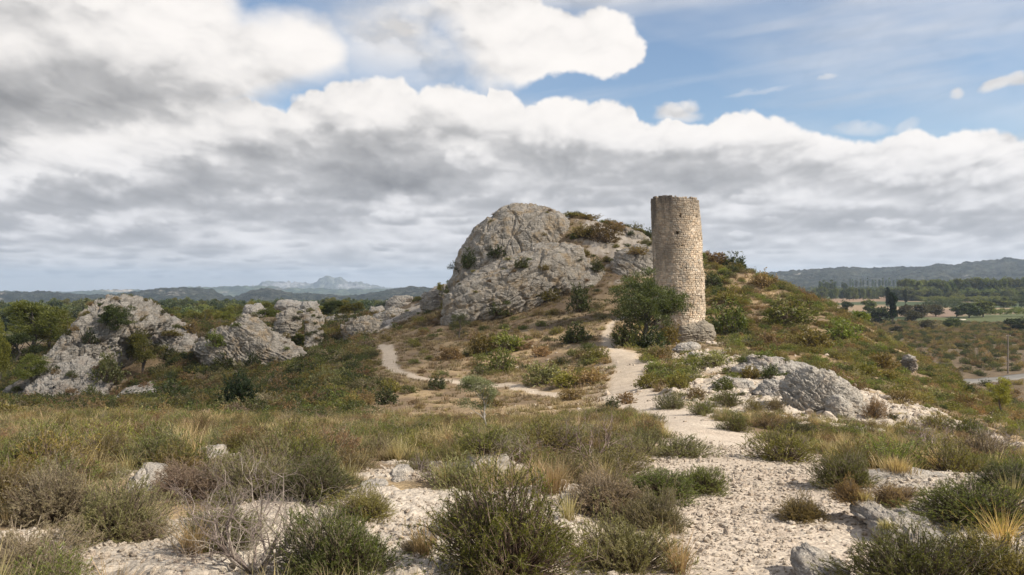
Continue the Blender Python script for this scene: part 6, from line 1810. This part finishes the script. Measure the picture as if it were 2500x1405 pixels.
GQ = 'trees in the fields right of the ridge'
plain_tree('cypress_tree', 2180, 712, 28, 85, 330, cypr, 'tall black-green cypress standing apart in the plain', GQ, BC)
plain_tree('cypress_tree', 2168, 700, 14, 50, 520, cypr, 'thinner cypress just behind the tall black-green one', GQ, BC)
plain_tree('cypress_tree', 2210, 706, 12, 30, 640, cypr, 'short pointed cypress right of the tall one', GQ, BC)
plain_tree('broad_tree', 2147, 742, 52, 46, 350, broad_d[0], 'round dark tree tucked against the left of the tall cypress', GQ)
plain_tree('broad_tree', 2068, 729, 34, 28, 480, broad_d[1], 'isolated round dark tree in the ploughed field', GQ)
plain_tree('broad_tree', 2120, 730, 34, 24, 470, broad_g[0], 'grey-green tree between the isolated dark tree and the cypress', GQ)
plain_tree('broad_tree', 2030, 733, 20, 16, 500, broad_g[1], 'small tree near the ridge left of the isolated dark tree', GQ)
plain_tree('broad_tree', 2105, 752, 50, 26, 330, broad_b[0], 'low brown-green tree below the round dark tree', GQ)
plain_tree('broad_tree', 2062, 685, 20, 14, 1150, broad_d[1], 'dark round tree beside the row of poplars', GQ)
for i, px in enumerate((2003, 2012, 2021, 2030, 2037)):
    plain_tree('poplar_tree', px, 684 + (i % 3), 11, 32, 1250, popl[i % 2], ['first', 'second', 'middle', 'fourth', 'last'][i] + ' poplar from the left in the close group of five', 'poplars in a close group', BP)
for i, (px, top, w, Y, g, lb) in enumerate([(2215, 738, 50, 420, broad_b[0], 'first brown orchard tree right of the cypress'), (2250, 735, 50, 430, broad_b[1], 'second brown orchard tree right of the cypress'), (2285, 737, 46, 440, broad_b[0], 'third brown orchard tree, darkest of its row'),
                                            (2230, 750, 44, 370, broad_b[1], 'brown tree in front of the orchard row'), (2365, 732, 56, 420, broad_d[0], 'dark green tree left of the light hedge'), (2400, 730, 56, 430, broad_g[1], 'taller green tree beside the light hedge'),
                                            (2335, 742, 36, 430, broad_d[1], 'low dark tree in the gap of the dark hedge'), (2450, 724, 44, 600, broad_g[2], 'green tree behind the light hedge at right'), (2460, 704, 60, 850, broad_d[0], 'large dark tree at the right edge of the reed hedge'),
                                            (2480, 770, 60, 300, broad_d[1], 'dark scrub tree near the right edge below the hedge'), (2190, 790, 30, 290, broad_b[1], 'brown bush tree at the foot of the tall cypress'), (2325, 772, 40, 320, broad_d[0], 'dark tree at the upper rim of the brown waste ground'),
                                            (2265, 775, 40, 310, broad_b[0], 'brown tree at the upper rim of the brown waste ground')]):
    plain_tree('broad_tree', px, top, w, 26, Y, g, lb, GQ)
# wood on the right: the trees along its near edge one by one, the rest behind them as a wood
rs = np.random.RandomState(9)
for i in range(34):
    px = 2205 + 9.3 * i + rs.uniform(-3, 3); Y = rs.uniform(820, 930); top = 683 - 6 * sstep(2300, 2420, px) + rs.uniform(-3, 4)
    plain_tree('pine_tree', px, top, rs.uniform(22, 34), 30, Y, (umbr[i % 2] if px < 2290 else [broad_g[i % 3], broad_d[i % 2], umbr[0]][i % 3]), 'one of the pines along the near edge of the right-hand wood', 'pines along the near edge of the right-hand wood')
for i in range(22):
    px = 1985 + 11 * i + rs.uniform(-5, 5); Y = rs.uniform(820, 1000)
    plain_tree('broad_tree', px, rs.uniform(697, 704), rs.uniform(12, 22), 14, Y, [broad_g[i % 3], broad_d[i % 2], broad_g[0]][i % 3], 'one of the low trees between the two ploughed fields', 'low trees between the ploughed fields')
for i in range(16):
    px = 2075 + 9 * i + rs.uniform(-3, 3)
    plain_tree('poplar_tree', px, rs.uniform(679, 684), rs.uniform(4, 7), 14, 1900, popl[i % 2], 'tiny far poplar in the line below the hills, number %d from the left' % (i + 1), 'far poplars below the hills', BP)

mk_c = [('w%02d' % i, g) for i, g in enumerate([broad_g[0], broad_d[0], broad_g[2], umbr[0], broad_d[1], pine_a[0], pine_d[0], broad_b[0]])]
cw = bpy.data.collections.new('wood_trees')
for nm, g in mk_c:
    o = bpy.data.objects.new(nm, g[1]); cw.objects.link(o)


def wood(name, label, n, t0, t1, r0, r1, seed, dens, size, pick):
    x, y, r, rs = candidates(n, t0, t1, r0, r1, seed)
    m = rs.uniform(size=n) < dens(x, y, r)
    x, y, r = x[m], y[m], r[m]
    s = rs.uniform(*size, len(x)) / 5.
    scatter(name, np.stack([x, y, g_z(x, y) - .35 * s * 2], -1), s, rs.choice(pick, len(x)), cw, label, tilt=.03)


def PXY(x, y):
    return proj(x, y, g_z(x, y))


wood('woodland', 'dense wood of mixed pines at the right beyond the fields', 5200, 24, 38, 900, 1500, 901, lambda x, y, r: .5 * (PXY(x, y)[0] > 2190), (9, 17), [0, 1, 2, 3, 4, 0])
wood('valley_woodland', 'woodland filling the plain behind the left rocks', 16000, -37, -1, 300, 2100, 903, lambda x, y, r: .34 * sstep(-.35, .05, fbm(x / 180, y / 300, oct=3, seed=905)) + .06, (7, 13), [0, 1, 2, 4, 4, 5, 6])
wood('plain_trees', 'scattered far trees and hedgerows of the right plain', 4200, 14, 38, 1000, 2600, 907, lambda x, y, r: .8 * sstep(.12, .3, np.abs(vnoise(x * 0, y / 210, seed=909)) * (vnoise(x / 160, y / 60, seed=911) > -.1)), (6, 12), [0, 1, 2, 4])


def bank(name, px0, px1, Y, w_m, h_m, geo, label, gap=.6, group='hedges of the right plain', Y1=None):
    """a hedge: one thing, its bushes joined"""
    rs = np.random.RandomState(int(px0)); V, Cc, Lf, F = [], [], [], []; n0 = 0
    me = geo[1]; nv = len(me.vertices); co = np.zeros(nv * 3, np.float32); me.vertices.foreach_get('co', co); co = co.reshape(-1, 3)
    ca = np.zeros(nv * 4, np.float32); me.color_attributes['col'].data.foreach_get('color', ca); ca = ca.reshape(-1, 4)[:, :3]
    nf = len(me.polygons); li = np.zeros(len(me.loops), np.int32); me.loops.foreach_get('vertex_index', li); fa = li.reshape(nf, -1)
    keep = rs.uniform(size=nf) < .16; fa = fa[keep]; used = np.unique(fa); remap = np.zeros(nv, int); remap[used] = np.arange(len(used)); fa = remap[fa]; co = co[used]; ca = ca[used]
    Y1 = Y1 or Y
    X0 = (px0 - 1250) / F0 * Y; X1 = (px1 - 1250) / F0 * Y1; L = math.hypot(X1 - X0, Y1 - Y); n = int(L / (w_m * gap)) + 1
    for i in range(n):
        f = (i + rs.uniform(-.3, .3)) / max(n - 1, 1); x = X0 + (X1 - X0) * f; y = Y + (Y1 - Y) * f + rs.uniform(-.3, .3) * w_m
        a = rs.uniform(0, 6.28); c_, s_ = math.cos(a), math.sin(a); q = rs.uniform(.85, 1.15)
        v = np.stack([(co[:, 0] * c_ - co[:, 1] * s_) * w_m / 4.5 * 1.25, (co[:, 0] * s_ + co[:, 1] * c_) * w_m / 4.5 * 1.25, (co[:, 2] - .6) * h_m / 4.4 * q], -1) + [x, y, float(g_z(x, y)) - .2]
        V.append(v); Cc.append(ca * rs.uniform(.85, 1.15)); F.append(fa + n0); n0 += len(v)
    v = np.concatenate(V)
    o = link(name, np_mesh(name, v, np.concatenate(F), M_PLANT, False, col=np.concatenate(Cc), attrs={'leaf': np.ones(len(v))}))
    props(o, label, 'hedge', group)
    return o


reed = T_(881, H=5, crown=(2.1, 2.1, 1.9), cz=2.9, trunk_r=.1, lobes=12, clumps=80, per=42, ls=(.5, .2), clump_r=.5, cols=((.12, .135, .04), (.21, .225, .075)), fork=.15, upw=1.5)
bank('reed_hedge', 2245, 2460, 720, 5, 6.5, reed, 'long pale yellow-green reed hedge in front of the right-hand wood', Y1=760)
bank('reed_hedge', 2470, 2640, 760, 5, 7, reed, 'short pale reed hedge at the right edge behind the dark tree', Y1=800)
bank('dark_hedge', 2262, 2345, 600, 5, 8, broad_d[0], 'straight blackish cypress hedge, left section', gap=.4)
bank('dark_hedge', 2410, 2560, 600, 5, 8, broad_d[1], 'straight blackish cypress hedge, section at the right edge', gap=.4)
bank('light_hedge', 2395, 2560, 430, 5, 5, reed, 'light green hedge before the dark cypress hedge at right', Y1=455)
bank('low_hedge', 1920, 2230, 1500, 9, 8, broad_g[0], 'far green hedge on the plain beneath the hills', gap=.5)
bank('low_hedge', 1985, 2260, 1120, 7, 6, broad_g[1], 'green hedge behind the group of poplars', gap=.5)
bank('low_hedge', 1950, 2010, 960, 6, 5, broad_g[2], 'green hedge at the near side of the group of poplars', gap=.5)

# scrub on the brown waste ground of the plain
x, y, r, rs = candidates(5200, 22, 37, 120, 420, 921)
n = fbm(x / 30, y / 30, oct=3, seed=923)
m = (rs.uniform(size=len(x)) < .22 + .65 * sstep(225, 330, r) + .2 * sstep(.15, .4, n)) & (PXY(x, y)[1] > 765)
rx0, ry0 = W(2300, 935, 140)[:2]
x, y = x[m], y[m]
ROAD = [W(2235, 950, 139)[:2], W(2300, 939, 145)[:2], W(2380, 922, 153)[:2], W(2500, 903, 166)[:2], W(2800, 868, 198)[:2], W(3200, 835, 245)[:2]]
dr = poly_sd(x, y, ROAD, closed=False)
k = dr > 4.0
x, y = x[k], y[k]
scatter('waste_ground_scrub', np.stack([x, y, g_z(x, y) - .1], -1), rs.uniform(1.2, 3.4, len(x)), pick_way(rs, dict(dark=3, brown=2.4, olive=1.2, twiggy=.8), len(x)), C_FAR, 'dark bushes scattered over the brown waste ground of the plain')
# ---------------------------------------------------------------- road, pole
def strip(name, pts, width, mat, lift=.08, n=60):
    P = np.array(pts, float); s = np.concatenate([[0], np.cumsum(np.hypot(*(P[1:] - P[:-1]).T))]); t = np.linspace(0, s[-1], n)
    c = np.stack([np.interp(t, s, P[:, 0]), np.interp(t, s, P[:, 1])], -1); d = unit(np.gradient(c, axis=0)); nn = np.stack([-d[:, 1], d[:, 0]], -1)
    rows = []
    zc = g_z(c[:, 0], c[:, 1])
    for o, dz in ((-.5, -.35), (-.49, .0), (-.25, .03), (0, .05), (.25, .03), (.49, 0), (.5, -.35)):
        q = c + nn * width * o; z = np.maximum(zc, g_z(q[:, 0], q[:, 1])) + lift + dz
        rows.append(np.concatenate([q, z[:, None]], -1))
    v = np.stack(rows, 1).reshape(-1, 3)
    return link(name, np_mesh(name, v, grid_faces(n, 7), mat, True))


m, nt, bs = new_mat('road_surface', .85, .3)
p_ = objpos(nt); n_ = noise_n(nt, .6, 5, .6, p_)
nt.links.new(ramp(nt, n_.outputs[0], [(.3, (.15, .14, .125)), (.7, (.20, .185, .165))]), bs.inputs['Base Color'])
props(strip('road', ROAD, 3.6, m, lift=.12), kind='structure')
m2, nt, bs = new_mat('track_surface', .95, .1); bs.inputs['Base Color'].default_value = (.42, .37, .30, 1)
props(strip('track', [W(2270, 781, 350)[:2], W(2300, 779, 375)[:2], W(2350, 773, 400)[:2]], 3.2, m2, lift=.35), kind='structure')


def pole():
    p = on_ground(2461, 893, 171); H = 8.4
    m, nt, bs = new_mat('weathered_wood', .85, .2); n = noise_n(nt, 4, 5, .6, objpos(nt)); nt.links.new(ramp(nt, n.outputs[0], [(.3, (.17, .14, .115)), (.7, (.26, .22, .18))]), bs.inputs['Base Color'])
    G = Geo(); z = np.linspace(-.3, H, 6); A = np.stack([z * 0, z * 0, z], -1); r = np.linspace(.17, .11, 6)
    G.tubes(A[:-1], A[1:], r[:-1], r[1:], (.2, .17, .14), 10)
    e = empty('utility_pole', p); props(e, 'lone wooden utility pole beside the road in the plain', 'pole')
    link('post', G.mesh('post', m), e)
    G = Geo(); G.tubes([(-.45, -.16, H - .35)], [(.45, -.16, H - .35)], .05, .05, (.2, .2, .2), 4); link('crossarm', G.mesh('crossarm', m), e)
    mi, nt, bs = new_mat('insulator_ceramic', .3, .5); bs.inputs['Base Color'].default_value = (.75, .75, .72, 1)
    for dx in (-.38, .38):
        G = Geo(); G.tubes([(dx, -.16, H - .30)], [(dx, -.16, H - .12)], .05, .03, (.7, .7, .7), 8); link('insulator', G.mesh('insulator', mi), e)


pole()
